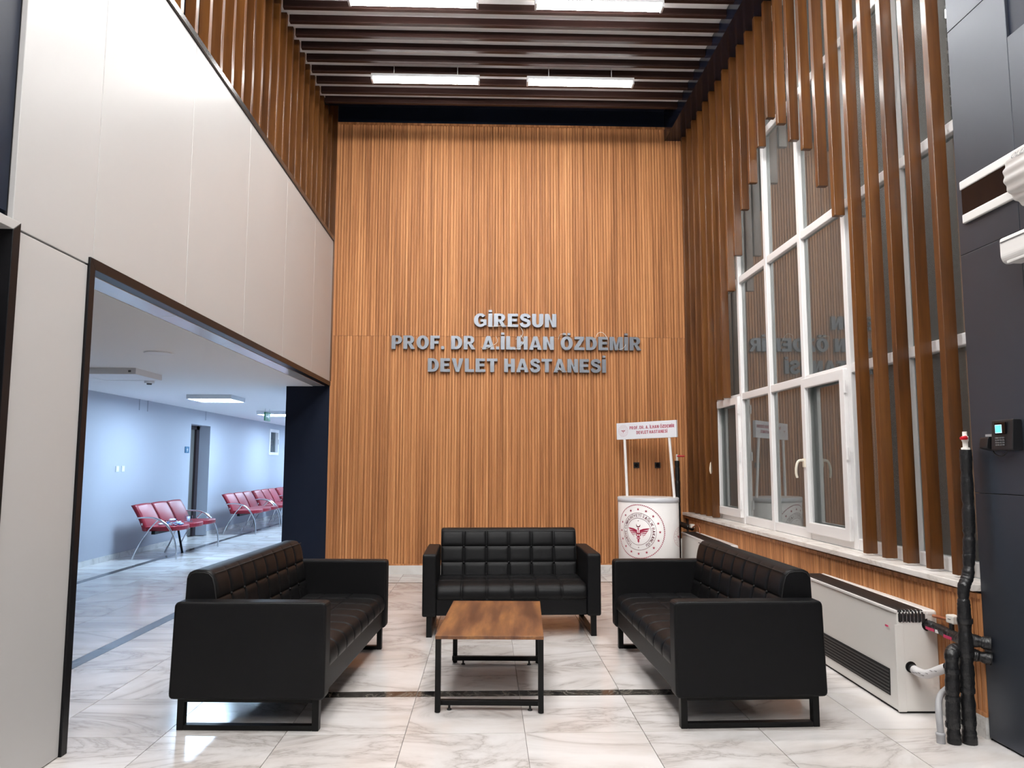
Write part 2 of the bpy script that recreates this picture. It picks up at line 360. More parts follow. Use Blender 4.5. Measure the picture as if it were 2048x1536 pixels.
for i in range(len(XJ)-1):
    for j in range(len(YJ)-1):
        x0, x1, y0, y1 = XJ[i], XJ[i+1], YJ[j], YJ[j+1]
        if x1 <= -1.9 and y0 < 3.0: continue
        if abs(y0-4.59) < 1e-6 and 3 <= i <= 6: tile(x0, x1, y0, y1, 'black_marble', 'dark_strip'); continue
        if abs(y0-4.59) < 1e-6: continue
        if abs(y0-4.70) < 1e-6 and not 3 <= i <= 6: tile(x0, x1, 4.59, y1); continue
        if abs(y0-8.80) < 1e-6: tile(x0, x1, y0, y1, 'black_marble', 'dark_strip'); continue
        tile(x0, x1, y0, y1)
CX = [-5.22, -4.65, -4.55, -4.0, -3.4, -2.82, -2.71]
yy = 3.38; CY = []
while yy < 20.6: CY.append(yy); yy += 0.602
for j in range(len(CY)-1):
    for i in range(len(CX)-1):
        d = i in (1, 5)
        if d and j % 2: continue
        if d: tile(CX[i], CX[i+1], CY[j], min(CY[j]+1.204, CY[-1]), 'black_marble', 'dark_strip')
        else: tile(CX[i], CX[i+1], CY[j], CY[j+1])
for j in range(len(CY)-1):
    if CY[j] > 9.5: tile(-2.71, -2.40, CY[j], CY[j+1])

# ------------------------------------------------------------------ fluted wood cladding
def flute_mesh(width, height, n, depth=0.016, name='panel'):
    p = width/n; gr = p*0.29; pts = []
    for i in range(n):
        x = i*p
        pts += [(x+gr*0.35, -0.002), (x+gr*0.55, -depth*0.8), (x+gr*0.9, -depth), (x+p-gr*0.45, -depth), (x+p-gr*0.1, -depth*0.8), (x+p, -0.002)]
    pts = [(0.0005, 0.0)]+pts+[(width-0.0005, 0.0)]
    pts = pts[::-1]
    mb = MB().prism(pts, 0, height, lambda a, b, h: (a, b, h))
    me = mb.mesh(name); me.materials.append(MAT['flute_wood']); return me
wall_back = box('wall_back', -1.94, 2.9, YB+0.016, YB+0.12, 0, 5.72, 'panel_core', kind='structure')
def adopt(o, root):
    o.parent = root; o.matrix_parent_inverse = root.matrix_basis.inverted(); return o
PW = 0.1785
lowm, upm = flute_mesh(PW, 2.82, 5), flute_mesh(PW, 2.765, 5)
for i in range(26):
    x = -1.94+i*PW
    adopt(obj('panel', lowm, None, loc=(x, YB+0.016, 0.115)), wall_back)
    adopt(obj('panel', upm, None, loc=(x, YB+0.016, 2.938)), wall_back)
adopt(box('capping', -1.94, 2.70, YB-0.008, YB+0.016, 5.700, 5.728, 'flute_wood'), wall_back)
adopt(box('capping', -1.94, 2.70, YB-0.004, YB+0.016, 0.104, 0.124, 'flute_wood'), wall_back)
adopt(box('corner_strip', -1.955, -1.932, YB-0.002, YB+0.016, 0.104, 5.72, 'flute_wood'), wall_back)
adopt(box('corner_fill', -2.10, -1.94, YB-0.004, YB+0.12, 2.36, 5.96, 'slat_wood'), wall_back)
bb = struct_root('baseboard_back')
for i in range(8):
    x0 = -1.94+i*0.6
    box('baseboard_piece', x0+0.001, min(x0+0.599, 2.48), YB-0.006, YB+0.016, 0.0, 0.104, 'base_marble', bb)

# ------------------------------------------------------------------ left wall: white cladding over the wide opening
wall_left = struct_root('wall_left')
box('core', -2.06, -1.985, 3.13, YB+0.016, 2.36, 4.15, 'panel_core', wall_left)
box('core', -2.30, -1.985, 3.16, 3.72, 0, 2.36, 'panel_core', wall_left)
def clad(x0, x1, y0, y1, z0, z1, mat, root, g=0.0022, name='panel'):
    return box(name, x0, x1, y0+g, y1-g, z0+g, z1-g, mat, root, bevel=0.0025)
for y0, y1 in ((3.765, 4.925), (4.925, 6.11), (6.11, 7.285), (7.285, 8.505), (8.505, YB+0.004)):
    clad(-1.985, XL, y0, y1, 2.355, 4.15, 'white_panel', wall_left)
clad(-1.985, XL, 3.12, 3.765, 2.318, 4.15, 'white_panel', wall_left)
clad(-1.985, XL, 3.15, 3.722, 0.002, 2.314, 'white_panel', wall_left)
box('upper_wall', -2.10, -2.055, -8.0, YB+0.1, 4.15, 5.95, 'navy_panel', wall_left)
# nearer the camera: dark cladding above a second framed opening
box('dark_cladding', -2.06, -1.985, -8.0, 3.115, 2.38, 4.15, 'navy_panel', wall_left)
box('recess_lining', -2.60, -2.55, -8.0, 3.16, 0, 2.4, 'navy_panel', wall_left)
box('recess_lining', -2.60, -2.0, 3.10, 3.16, 0, 2.31, 'navy_panel', wall_left)
box('recess_lining', -2.60, -2.0, -8.0, 3.16, 2.32, 2.38, 'navy_panel', wall_left)
# ledge trim on top of the white cladding
tr = struct_root('trim_1')
box('ledge', -2.055, -1.945, 3.12, YB, 4.152, 4.200, 'silver_trim', tr, bevel=0.004)
# vertical timber slats above the white cladding
SL0, SLP = 6.864, 0.2431
sm = MB().box(-0.0375, 0.0375, -0.025, 0.025, -0.77, 0.77).mesh('slat'); sm.materials.append(MAT['slat_wood'])
for k in range(-15, 11):
    y = SL0+SLP*k+0.025
    if y > YB-0.03: continue
    obj('slat', sm, None, wall_left, loc=(-2.0125, y, 4.97), bevel=0.003)

# black frame round the wide opening
tr = struct_root('trim_2')
def frame_piece(name, pts, x0, x1, mat, root):
    return obj(name, MB().prism(pts, x0, x1, lambda a, b, h: (h, a, b)), mat, root, bevel=0.002)
frame_piece('jamb', [(3.722, 0.0), (3.772, 0.0), (3.772, 2.302), (3.722, 2.355)], -2.12, -1.948, 'black_trim', tr)
frame_piece('head', [(3.722, 2.355), (3.772, 2.302), (YB, 2.302), (YB, 2.355)], -2.02, -1.948, 'black_trim', tr)
tr = struct_root('trim_3')
frame_piece('jamb', [(3.098, 0.0), (3.148, 0.0), (3.148, 2.340), (3.098, 2.300)], -2.10, -1.940, 'black_trim', tr)
frame_piece('head', [(-8.0, 2.300), (3.098, 2.300), (3.148, 2.340), (-8.0, 2.340)], -2.10, -1.940, 'white_panel', tr)  # lamp reflection on the dark frame put into the head's colour as white

# ------------------------------------------------------------------ corridor beyond the opening
soffit = struct_root('trim_4')
for y0, y1 in ((3.772, 4.96), (4.96, 6.18), (6.18, 7.36), (7.36, 8.54), (8.54, YB)):
    box('soffit_panel', -2.165, -2.02, y0+0.003, y1-0.003, 2.298, 2.33, 'soffit_metal', soffit, bevel=0.002)
box('ceiling_corridor', -5.6, -2.165, 1.2, 21.3, 2.295, 2.40, 'corridor_ceiling', kind='structure')
WX = -5.22
wc = struct_root('wall_corridor')
box('wall_section', -5.5, WX, 1.2, 13.64, 0, 2.30, 'corridor_paint', wc)
box('wall_section', -5.5, WX, 14.58, 18.50, 0, 2.30, 'corridor_paint', wc)
box('wall_section', -5.5, WX, 18.50, 19.30, 0, 1.53, 'corridor_paint', wc)
box('wall_section', -5.5, WX, 18.50, 19.30, 2.16, 2.30, 'corridor_paint', wc)
box('wall_section', -5.5, WX, 19.30, 21.3, 0, 2.30, 'corridor_paint', wc)
box('wall_section', -5.5, WX, 13.64, 14.58, 2.03, 2.30, 'corridor_paint', wc)
box('wall_section', -5.62, -5.5, 13.4, 14.8, 0, 2.30, 'corridor_paint', wc)
box('conduit', WX, WX+0.012, 11.58, 11.60, 2.13, 2.295, 'corridor_paint', wc)
box('conduit', WX, WX+0.012, 11.86, 11.88, 2.13, 2.295, 'corridor_paint', wc)
box('conduit', WX, WX+0.012, 14.30, 14.32, 2.13, 2.295, 'corridor_paint', wc)
box('wall_corridor_end', -5.6, -2.4, 21.2, 21.3, 0, 2.30, 'corridor_paint', kind='structure')
box('wall_corridor_near', -5.6, -2.0, 1.2, 1.3, 0, 2.30, 'corridor_paint', kind='structure')
box('wall_corridor_side', -2.47, -2.40, YB+0.06, 21.3, 0, 2.30, 'corridor_paint', kind='structure')
wr = struct_root('wall_pillar')
box('pillar_cladding', -2.49, -1.955, YB-0.004, YB+0.06, 0.0, 2.30, 'navy_panel', wr, bevel=0.003)
box('pillar_core', -2.45, -1.955, YB+0.06, YB+0.30, 0.0, 2.36, 'panel_core', wr)
bc = struct_root('baseboard_corridor')
y = 3.4
while y < 20.9:
    y1 = min(y+0.6, 21.2)
    if y1 > 13.64 and y < 14.58:
        if y < 13.64: box('baseboard_piece', WX, WX+0.014, y+0.001, 13.64, 0, 0.075, 'base_marble', bc)
        if y1 > 14.58: box('baseboard_piece', WX, WX+0.014, 14.58, y1-0.001, 0, 0.075, 'base_marble', bc)
    else: box('baseboard_piece', WX, WX+0.014, y+0.001, y1-0.001, 0, 0.075, 'base_marble', bc)
    y += 0.6
d1 = struct_root('door_1')
box('door_leaf', -5.50, -5.46, 13.72, 14.50, 0.005, 1.96, 'door_leaf', d1, bevel=0.003)
box('door_frame', -5.50, -5.42, 13.64, 13.72, 0.0, 2.03, 'door_frame', d1)
box('door_frame', -5.50, -5.42, 14.44, 14.58, 0.0, 2.03, 'door_frame', d1)
box('door_frame', -5.50, -5.42, 13.64, 14.58, 1.96, 2.03, 'door_frame', d1)
w2 = struct_root('window_2')
for (a, b, c, d) in ((18.50, 18.57, 1.53, 2.16), (19.23, 19.30, 1.53, 2.16), (18.57, 19.23, 1.53, 1.60), (18.57, 19.23, 2.09, 2.16)):
    box('frame_piece', -5.30, -5.20, a, b, c, d, 'pvc_white', w2, bevel=0.004)
box('pane', -5.28, -5.27, 18.57, 19.23, 1.60, 2.09, 'thin_clear', w2)
box('handle', -5.20, -5.17, 19.20, 19.22, 1.80, 1.92, 'pvc_white', w2)
box('night_backing', -5.46, -5.45, 18.5, 19.3, 1.5, 2.2, 'night_void', w2)

# ------------------------------------------------------------------ lobby ceiling
ceil = box('ceiling', -2.06, 2.31, -8.0, 8.868, ZC, ZC+0.06, 'ceiling_white', kind='structure')
c2 = struct_root('ceiling_recess')
box('recess_top', -2.06, 2.31, 8.868, YB+0.12, 5.95, 6.0, 'navy_panel', c2)
box('recess_side', -2.06, 2.31, 8.86, 8.868, ZC, 5.96, 'navy_panel', c2)
box('recess_back', -2.06, 2.9, YB+0.02, YB+0.06, 5.728, 5.96, 'navy_panel', c2)
box('ceiling_bulkhead', 2.31, 2.95, -8.0, YB+0.12, 5.545, 6.0, 'gloss_navy', kind='structure')
bm_ = MB().box(-2.135, 2.135, -0.025, 0.025, -0.0375, 0.0375).mesh('slat'); bm_.materials.append(MAT['beam_wood'])
for k in range(-58, 9):
    o = obj('slat', bm_, None, loc=(0.175, SL0+SLP*8+0.2385*(k-8)+0.025, 5.7025), bevel=0.003); adopt(o, ceil)

# ------------------------------------------------------------------ window wall
wall_window = box('wall_window', XR+0.016, 2.70, 3.82, YB+0.016, 0, 0.712, 'panel_core', kind='structure')
shortm = flute_mesh(PW, 0.565, 5)
for i in range(32):
    y = 3.82+i*PW
    if y+PW > YB+0.02: break
    adopt(obj('panel', shortm, None, loc=(XR+0.016, y+PW, 0.115), rot=(0, 0, -PI/2)), wall_window)
adopt(box('capping', XR-0.012, XR+0.016, 3.822, YB, 0.676, 0.700, 'flute_wood'), wall_window)
adopt(box('capping', XR-0.006, XR+0.016, 3.822, YB, 0.104, 0.124, 'flute_wood'), wall_window)
for y0, y1 in ((3.822, 5.83), (5.83, 6.93), (6.93, 8.42), (8.42, YB)):
    adopt(box('sill_slab', 2.438, 2.605, y0+0.001, y1-0.001, 0.712, 0.746, 'sill_marble', bevel=0.004), wall_window)
for i in range(10):
    y0 = 3.822+i*0.6
    if y0 < YB: adopt(box('baseboard_piece', XR-0.008, XR+0.016, y0+0.001, min(y0+0.599, YB), 0, 0.104, 'base_marble'), wall_window)
wu = struct_root('wall_window_end')
box('plaster', 2.64, 2.9, 8.53, YB+0.12, 0.746, 5.6, 'plaster', wu)
# the stepped slats hanging in front of the glass
ENDS = [0.760]*5+[3.13, 3.44, 3.836, 4.015, 4.27, 4.436, 4.27, 4.015, 3.836, 3.44, 3.13, 2.035, 2.035]
for k in range(24):
    y = 4.032+k*0.2425
    if y > YB-0.05: break
    z0 = ENDS[k] if k < len(ENDS) else 0.755
    o = box('slat', 2.5, 2.575, y, y+0.05, z0, 5.546, 'slat_wood', bevel=0.003); adopt(o, wall_window)

# ---- the glazing
win = struct_root('window_1')
MUL = [3.85, 4.60, 5.35, 6.13, 6.90, 7.69, 8.50]
RAIL = [0.786, 2.03, 3.24, 4.47, 5.52]
for i, y in enumerate(MUL): box('mullion', 2.600, 2.672, y-0.031, y+0.031, 0.746, 5.55, 'pvc_white', win, bevel=0.006)
for j, z in enumerate(RAIL):
    for i in range(len(MUL)-1):
        h = 0.04 if j == 0 else 0.034
        box('rail', 2.604, 2.668, MUL[i]+0.031, MUL[i+1]-0.031, z-h, z+h, 'pvc_white', win, bevel=0.006)
for j in range(len(RAIL)-1):
    for i in range(len(MUL)-1):
        box('pane', 2.636, 2.642, MUL[i]+0.02, MUL[i+1]-0.02, RAIL[j]+0.02, RAIL[j+1]-0.02, 'window_glass', win)
def sash(y0, y1, handle_far):
    r = box('sash', 2.570, 2.604, y0, y0+0.075, 0.80, 2.035, 'pvc_white', win, bevel=0.007)
    off = r.matrix_basis.inverted()
    def sub(o): o.parent = r; o.matrix_parent_inverse = off; return o
    sub(box('sash_stile', 2.570, 2.604, y1-0.075, y1, 0.80, 2.035, 'pvc_white', bevel=0.007))
    sub(box('sash_rail', 2.570, 2.604, y0+0.06, y1-0.06, 0.80, 0.885, 'pvc_white', bevel=0.007))
    sub(box('sash_rail', 2.570, 2.604, y0+0.06, y1-0.06, 1.955, 2.035, 'pvc_white', bevel=0.007))
    hy = y1-0.035
    m = MB().box(2.555, 2.57, hy-0.015, hy+0.015, 1.32, 1.39)
    m.tube(catmull([(2.565, hy, 1.37), (2.535, hy, 1.375), (2.51, hy, 1.36), (2.497, hy, 1.315), (2.495, hy, 1.27), (2.503, hy, 1.235)], 4), 0.0105, 8)
    sub(obj('handle', m, 'handle_cream'))
    for hz in (0.93, 1.42, 1.90):
        sub(obj('hinge', MB().lathe([(0.010, -0.045), (0.010, 0.045)], (2.572, y0-0.010, hz), 8), 'pvc_white'))
sash(5.372, 6.125, True); sash(7.70, 8.49, True)

# ------------------------------------------------------------------ dark clad wall on the near right
wall_right = struct_root('wall_right')
box('core', 2.50, 2.9, -8.0, 3.815, 0, 5.75, 'panel_core', wall_right)
XD = 2.48
for z0, z1 in ((0.01, 1.203), (1.203, 2.432), (2.432, 3.666), (3.666, 5.545)):
    clad(XD, 2.50, 3.371, 3.82, z0, z1, 'grey_panel', wall_right, g=0.0013)
for z0, z1 in ((0.01, 1.203), (1.203, 2.432), (2.432, 3.381)):
    clad(XD, 2.50, 2.15, 3.371, z0, z1, 'grey_panel', wall_right, g=0.0013)
    clad(XD, 2.50, -8.0, 2.15, z0, z1, 'grey_panel', wall_right, g=0.0013)
box('upper_recess', 2.494, 2.50, -8.0, 3.371, 3.381, 5.545, 'navy_panel', wall_right)
# rear end of the lobby, behind the camera
box('wall_front', -2.6, 2.9, -8.1, -8.0, 0, 6.0, 'grey_panel', kind='structure')

# ================================================================== THINGS
# ------------------------------------------------------------------ sofas
def tufted(profile, x0, x1, ncell, vcreases, vfront, bulge, delta, side=1, round_end=0.02):
    """a padded form swept along x: profile (y, z) points, creases across at every cell and along at the given arc lengths"""
    P = [Vector((a, b)) for a, b in profile]; L = [0.0]
    for i in range(1, len(P)): L.append(L[-1]+(P[i]-P[i-1]).length)
    tot = L[-1]; vs = []
    n_v = int(tot/0.014); marks = sorted(set([tot*i/n_v for i in range(n_v+1)]+[v for v in vcreases]+[v+d for v in vcreases for d in (-0.006, 0.006)]))
    marks = [m for m in marks if 0 <= m <= tot]
    def at(v):
        for i in range(1, len(P)):
            if v <= L[i]+1e-9:
                k = (v-L[i-1])/max(L[i]-L[i-1], 1e-9); return P[i-1].lerp(P[i], k)
        return P[-1]
    w = (x1-x0)/ncell; xs = []
    for c in range(ncell):
        for s in (0.0, 0.03, 0.07, 0.14, 0.25, 0.4, 0.6, 0.75, 0.86, 0.93, 0.97): xs.append(x0+(c+s)*w)
    xs.append(x1)
    for v in marks:
        p = at(v); t = (at(min(v+0.004, tot))-at(max(v-0.004, 0))).normalized(); nrm = Vector((t.y, -t.x))*side
        dv = min([abs(v-c) for c in vcreases]+[9]); fv = 1-0.85*math.exp(-dv/delta) if v < vfront+0.02 else 1.0
        edge = min(v, tot-v); fe = min(1.0, edge/0.03)
        for x in xs:
            s = ((x-x0)/w) % 1.0; dx = min(s, 1-s)*w
            fx = 1-0.9*math.exp(-dx/delta)
            if v > vfront: fx = max(fx, min(1.0, (v-vfront)/0.03))
            de = min(x-x0, x1-x); fend = min(1.0, 0.45+de/round_end)
            d = bulge*min(fx, fend)*fv*fe
            vs.append((x, p.x+nrm.x*d, p.y+nrm.y*d))
    nx = len(xs); nv = len(marks); fs = []
    for j in range(nv-1):
        for i in range(nx-1): fs.append((j*nx+i, (j+1)*nx+i, (j+1)*nx+i+1, j*nx+i+1))
    mb = MB(); mb.add(vs, fs, True)
    mb.add([vs[j*nx] for j in range(nv)], [tuple(range(nv))]); mb.add([vs[j*nx+nx-1] for j in range(nv)], [tuple(range(nv-1, -1, -1))])
    return mb
def round_poly(pts, r, n=4):
    """round the corners of a closed 2D polygon"""
    out = []; N = len(pts)
    for i in range(N):
        a, b, c = Vector(pts[i-1]), Vector(pts[i]), Vector(pts[(i+1) % N])
        p = b+(a-b).normalized()*r; q = b+(c-b).normalized()*r
        for k in range(n+1):
            t = k/n; m = (p*(1-t)+b*t)*(1-t)+(b*(1-t)+q*t)*t; out.append((m.x, m.y))
    return out
def make_sofa(name, label, width, ncell, loc, rz):
    t = thing(name, label, 'sofa', loc, rz)
    hw = width/2; aw = 0.108
    for sx in (-1, 1):
        prof = round_poly([(-0.395, 0.158), (0.398, 0.158), (0.386, 0.640), (-0.395, 0.640)], 0.028)
        x0, x1 = (sx*hw, sx*(hw-aw)); lo, hi = min(x0, x1), max(x0, x1)
        a = obj('armrest', MB().prism(prof, lo, hi, lambda p, q, h: (h, p, q)), 'leather', t, bevel=0.014, seg=3)
        pp = [(sx*(hw-0.006), p, q) for p, q in round_poly([(-0.388, 0.17), (0.39, 0.17), (0.378, 0.634), (-0.388, 0.634)], 0.03)]
        obj('piping', MB().tube([(x, p-0.0, q+0.0) for x, p, q in pp[4:]]+[pp[4]], 0.0028, 6, cap=False), 'leather_thread', a)
        lg = MB(); lx = sx*(hw-0.055)
        for (a0, a1, b0, b1) in ((-0.362, -0.327, 0.0, 0.16), (0.327, 0.362, 0.0, 0.16), (-0.327, 0.327, 0.0, 0.026), (-0.327, 0.327, 0.138, 0.16)):
            lg.box(lx-0.022, lx+0.022, a0, a1, b0, b1)
        obj('leg_frame', lg, 'black_steel', t, bevel=0.003)
    ix = hw-aw+0.002
    obj('base', MB().box(-ix, ix, -0.375, 0.34, 0.165, 0.300), 'leather', t, bevel=0.01)
    sp = [(0.215, 0.392), (0.10, 0.396), (-0.05, 0.396), (-0.20, 0.396), (-0.315, 0.392), (-0.352, 0.383), (-0.372, 0.364), (-0.380, 0.335), (-0.380, 0.305), (-0.372, 0.294), (-0.34, 0.291)]
    obj('seat_cushion', tufted(sp, -ix+0.004, ix-0.004, ncell, [0.165, 0.365], 0.70, 0.011, 0.008), 'leather', t)
    bp = [(0.165, 0.330), (0.180, 0.42), (0.198, 0.52), (0.215, 0.62), (0.230, 0.705), (0.242, 0.745), (0.262, 0.766), (0.29, 0.772), (0.335, 0.772), (0.358, 0.765), (0.370, 0.745), (0.375, 0.60), (0.392, 0.30)]
    bk = obj('back_cushion', tufted([(a, b) for a, b in bp], -ix+0.012, ix-0.012, ncell, [0.175, 0.31], 0.42, 0.013, 0.008, -1), 'leather', t)
    Lz = [(0.500, 0.190), (0.634, 0.216)]
    w = 2*(ix-0.012)/ncell
    for (z, y) in Lz:
        for c in range(1, ncell):
            x = -ix+0.012+c*w
            obj('button', MB().lathe([(0.0001, -0.008), (0.007, -0.006), (0.0095, -0.001), (0.009, 0.004), (0.0, 0.006)][::-1], (x, y-0.004, z), 10, 'y'), 'leather', bk)
    for sx in (-1, 1):
        pth = [(sx*(ix-0.012), a, b) for a, b in bp[2:11]]
        obj('piping', MB().tube(pth, 0.003, 6), 'leather_thread', bk)
    obj('piping', MB().tube([(-ix+0.018, 0.2320, 0.766), (ix-0.018, 0.2320, 0.766)], 0.0028, 6), 'leather_thread', bk)
    return t
make_sofa('sofa', 'black leather two-seat tufted sofa against the back, facing the camera behind the coffee table', 1.40, 6, (0.20, 6.465, 0), math.radians(0.8))
make_sofa('sofa', 'long black leather tufted sofa beside the corridor opening, its back to the corridor', 1.80, 8, (-1.160, 4.915, 0), math.radians(90-2.9))
make_sofa('sofa', 'long black leather tufted sofa beside the white fan coil heater and window', 1.80, 8, (1.350, 4.885, 0), math.radians(-90+0.9))

# ------------------------------------------------------------------ coffee table
t = thing('coffee_table', 'low coffee table with brown wood top and black steel legs between the sofas', 'table', (0.048, 4.815, 0), math.radians(-2.9))
obj('table_top', MB().box(-0.297, 0.297, -0.535, 0.535, 0.390, 0.408), 'table_wood', t, bevel=0.0015)
for sy in (-1, 1):
    for sx in (-1, 1):
        x = sx*0.281; y = sy*0.519
        obj('leg', MB().box(x-0.015, x+0.015, y-0.015, y+0.015, 0.004, 0.390), 'black_steel', t, bevel=0.002)
        obj('foot', MB().lathe([(0.012, 0.0), (0.012, 0.006)], (x, y, 0), 10), 'rubber', t)
        f = obj('foot', MB().lathe([(0.013, 0.0), (0.013, 0.006), (0.006, 0.008), (0.006, 0.028)], (sx*0.222, y-sy*0.045, 0.0), 12), 'rubber', t)
    obj('crossbar', MB().box(-0.281, 0.281, sy*0.474-0.015, sy*0.474+0.015, 0.027, 0.055), 'black_steel', t, bevel=0.002)
    for sx in (-1, 1):
        obj('bracket', MB().box(sx*0.281-0.015, sx*0.281+0.015, min(sy*0.459, sy*0.519), max(sy*0.459, sy*0.519), 0.027, 0.055), 'black_steel', t, bevel=0.002)
# ------------------------------------------------------------------ wall lettering
def wall_text(txt, x0, x1, zb, size, row, steel):
    s, tt = 0.272, 0.20
    w = line_width(txt, size, s, tt, 0.10); k = (x1-x0)/w; x = x0; seen = {}
    for i, ch in enumerate(txt):
        if ch == ' ': x += 0.36*size*k; continue
        me0, wd = glyph_mesh(ch, size, 0.05, s, tt)
        o = obj('sign_letter' if ch != '.' else 'sign_full_stop', me0, None, loc=(x, YB-0.034, zb), rot=(PI/2, 0, 0))
        o.scale = (k, 1, 1)
        if not me0.materials:
            me0.materials.append(MAT['letter_steel'])
        seen[ch] = seen.get(ch, 0)+1; n = seen[ch]; tot = txt.count(ch)
        nm = {'İ': 'dotted I', 'Ö': 'double-dotted O'}.get(ch, ch)
        word = txt[:i].count(' '); wn = ORD[word]
        inw = i-(txt[:i].rfind(' ')+1); last = (i+1 == len(txt) or txt[i+1] == ' ')
        where = f'{row} line of the wall sign'
        if ch == '.': lab = f'small square steel full stop, {ORD[n-1]} one in the {where}'
        elif tot == 1: lab = f'raised steel letter {nm}, the only one in the {where}'
        else: lab = f'raised steel letter {nm}, {ORD[n-1]} such in the {where}'
        tag(o, lab, 'letter', 'raised steel letters of the wall sign')
        x += (glyph_loops(ch, s, tt)[1]+0.10)*size*k
ORD = ['first', 'second', 'third', 'fourth', 'fifth', 'sixth']
wall_text('GİRESUN', -0.166, 0.873, 3.052, 0.170, 'top', 0)
wall_text('PROF. DR A.İLHAN ÖZDEMİR', -1.192, 1.946, 2.765, 0.170, 'middle', 0)
wall_text('DEVLET HASTANESİ', -0.737, 1.497, 2.480, 0.170, 'bottom', 0)
def wire(pts, label):
    o = obj('loose_wire', MB().tube(catmull(pts, 5), 0.0032, 5), 'wire_white')
    tag(o, label, 'wire', 'thin white wires hanging from the sign letters')
yw = YB-0.065
wire([(0.0, YB-0.02, 3.075), (0.10, yw, 3.055), (0.20, yw, 3.068), (0.31, yw, 3.055), (0.40, YB-0.02, 3.085)], 'thin white wire looping under the letters of the top sign line')
wire([(0.42, YB-0.02, 3.06), (0.45, yw, 2.99), (0.43, yw, 2.93), (0.36, YB-0.02, 2.90)], 'thin white wire dropping from the top sign line to the middle one')
wire([(-0.08, YB-0.02, 2.80), (-0.02, yw, 2.775), (0.05, yw, 2.80), (0.13, yw, 2.86), (0.11, yw, 2.93)], 'thin white wire curling around the full stop and the dotted I mid-sign')
wire([(0.26, YB-0.02, 2.83), (0.36, yw, 2.77), (0.46, yw, 2.86), (0.42, yw, 2.95)], 'thin white wire hanging across the L and H of the middle sign line')
wire([(0.90, YB-0.02, 2.90), (0.92, yw, 2.96), (0.99, yw, 2.955), (1.06, YB-0.02, 2.92)], 'thin white wire around the top of the O with two dots')
wire([(1.36, YB-0.02, 2.86), (1.39, yw, 2.97), (1.46, yw, 2.985), (1.52, yw, 2.90), (1.53, YB-0.02, 2.80)], 'thin white wire arching over the E of the middle sign line')
wire([(1.60, YB-0.02, 2.80), (1.68, yw, 2.775), (1.74, yw, 2.82), (1.77, YB-0.02, 2.92)], 'thin white wire between the M and dotted I of the middle line')
wire([(0.92, YB-0.02, 2.60), (0.90, yw, 2.54), (0.95, yw, 2.49), (1.03, YB-0.02, 2.50)], 'thin white wire dangling beside the N of the bottom sign line')

# ------------------------------------------------------------------ promotion stand with the emblem
KX, KY, KA = 1.882, 8.90, math.radians(-37)      # front of the stand looks into the room
stand = thing('promotion_stand', 'white oval promotion counter with red emblem and header board, in the corner', 'stand', (KX, KY, 0), KA)
EA, EB, KH = 0.365, 0.262, 0.955
NE = 96
def ell(th): return (EA*math.sin(th), -EB*math.cos(th))
_len = [0.0]
for i in range(1, 2001):
    a = ell(PI*(i-1)/2000); b = ell(PI*i/2000); _len.append(_len[-1]+math.hypot(a[0]-b[0], a[1]-b[1]))
def theta_at(u):
    sgn = -1 if u < 0 else 1; u = min(abs(u), _len[-1]-1e-6); lo, hi = 0, 2000
    while hi-lo > 1:
        m = (lo+hi)//2
        if _len[m] <= u: lo = m
        else: hi = m
    f = (u-_len[lo])/(_len[lo+1]-_len[lo]); return sgn*PI*(lo+f)/2000
def on_drum(u, v, off=0.002):
    th = theta_at(u); x, y = ell(th); n = Vector((x/EA**2, y/EB**2)).normalized()
    return (x+n.x*off, y+n.y*off, v)
ring = [ell(2*PI*i/NE) for i in range(NE)]
obj('counter', MB().prism(ring, 0.004, KH-0.05, lambda a, b, h: (a, b, h), True), 'stand_white', stand)
obj('counter_lid', MB().prism([(a*1.012, b*1.016) for a, b in ring], KH-0.05, KH, lambda a, b, h: (a, b, h), True), 'stand_lid', stand)
obj('counter_top', MB().prism([(a*0.985, b*0.985) for a, b in ring], KH, KH+0.006, lambda a, b, h: (a, b, h), True), 'stand_white', stand)
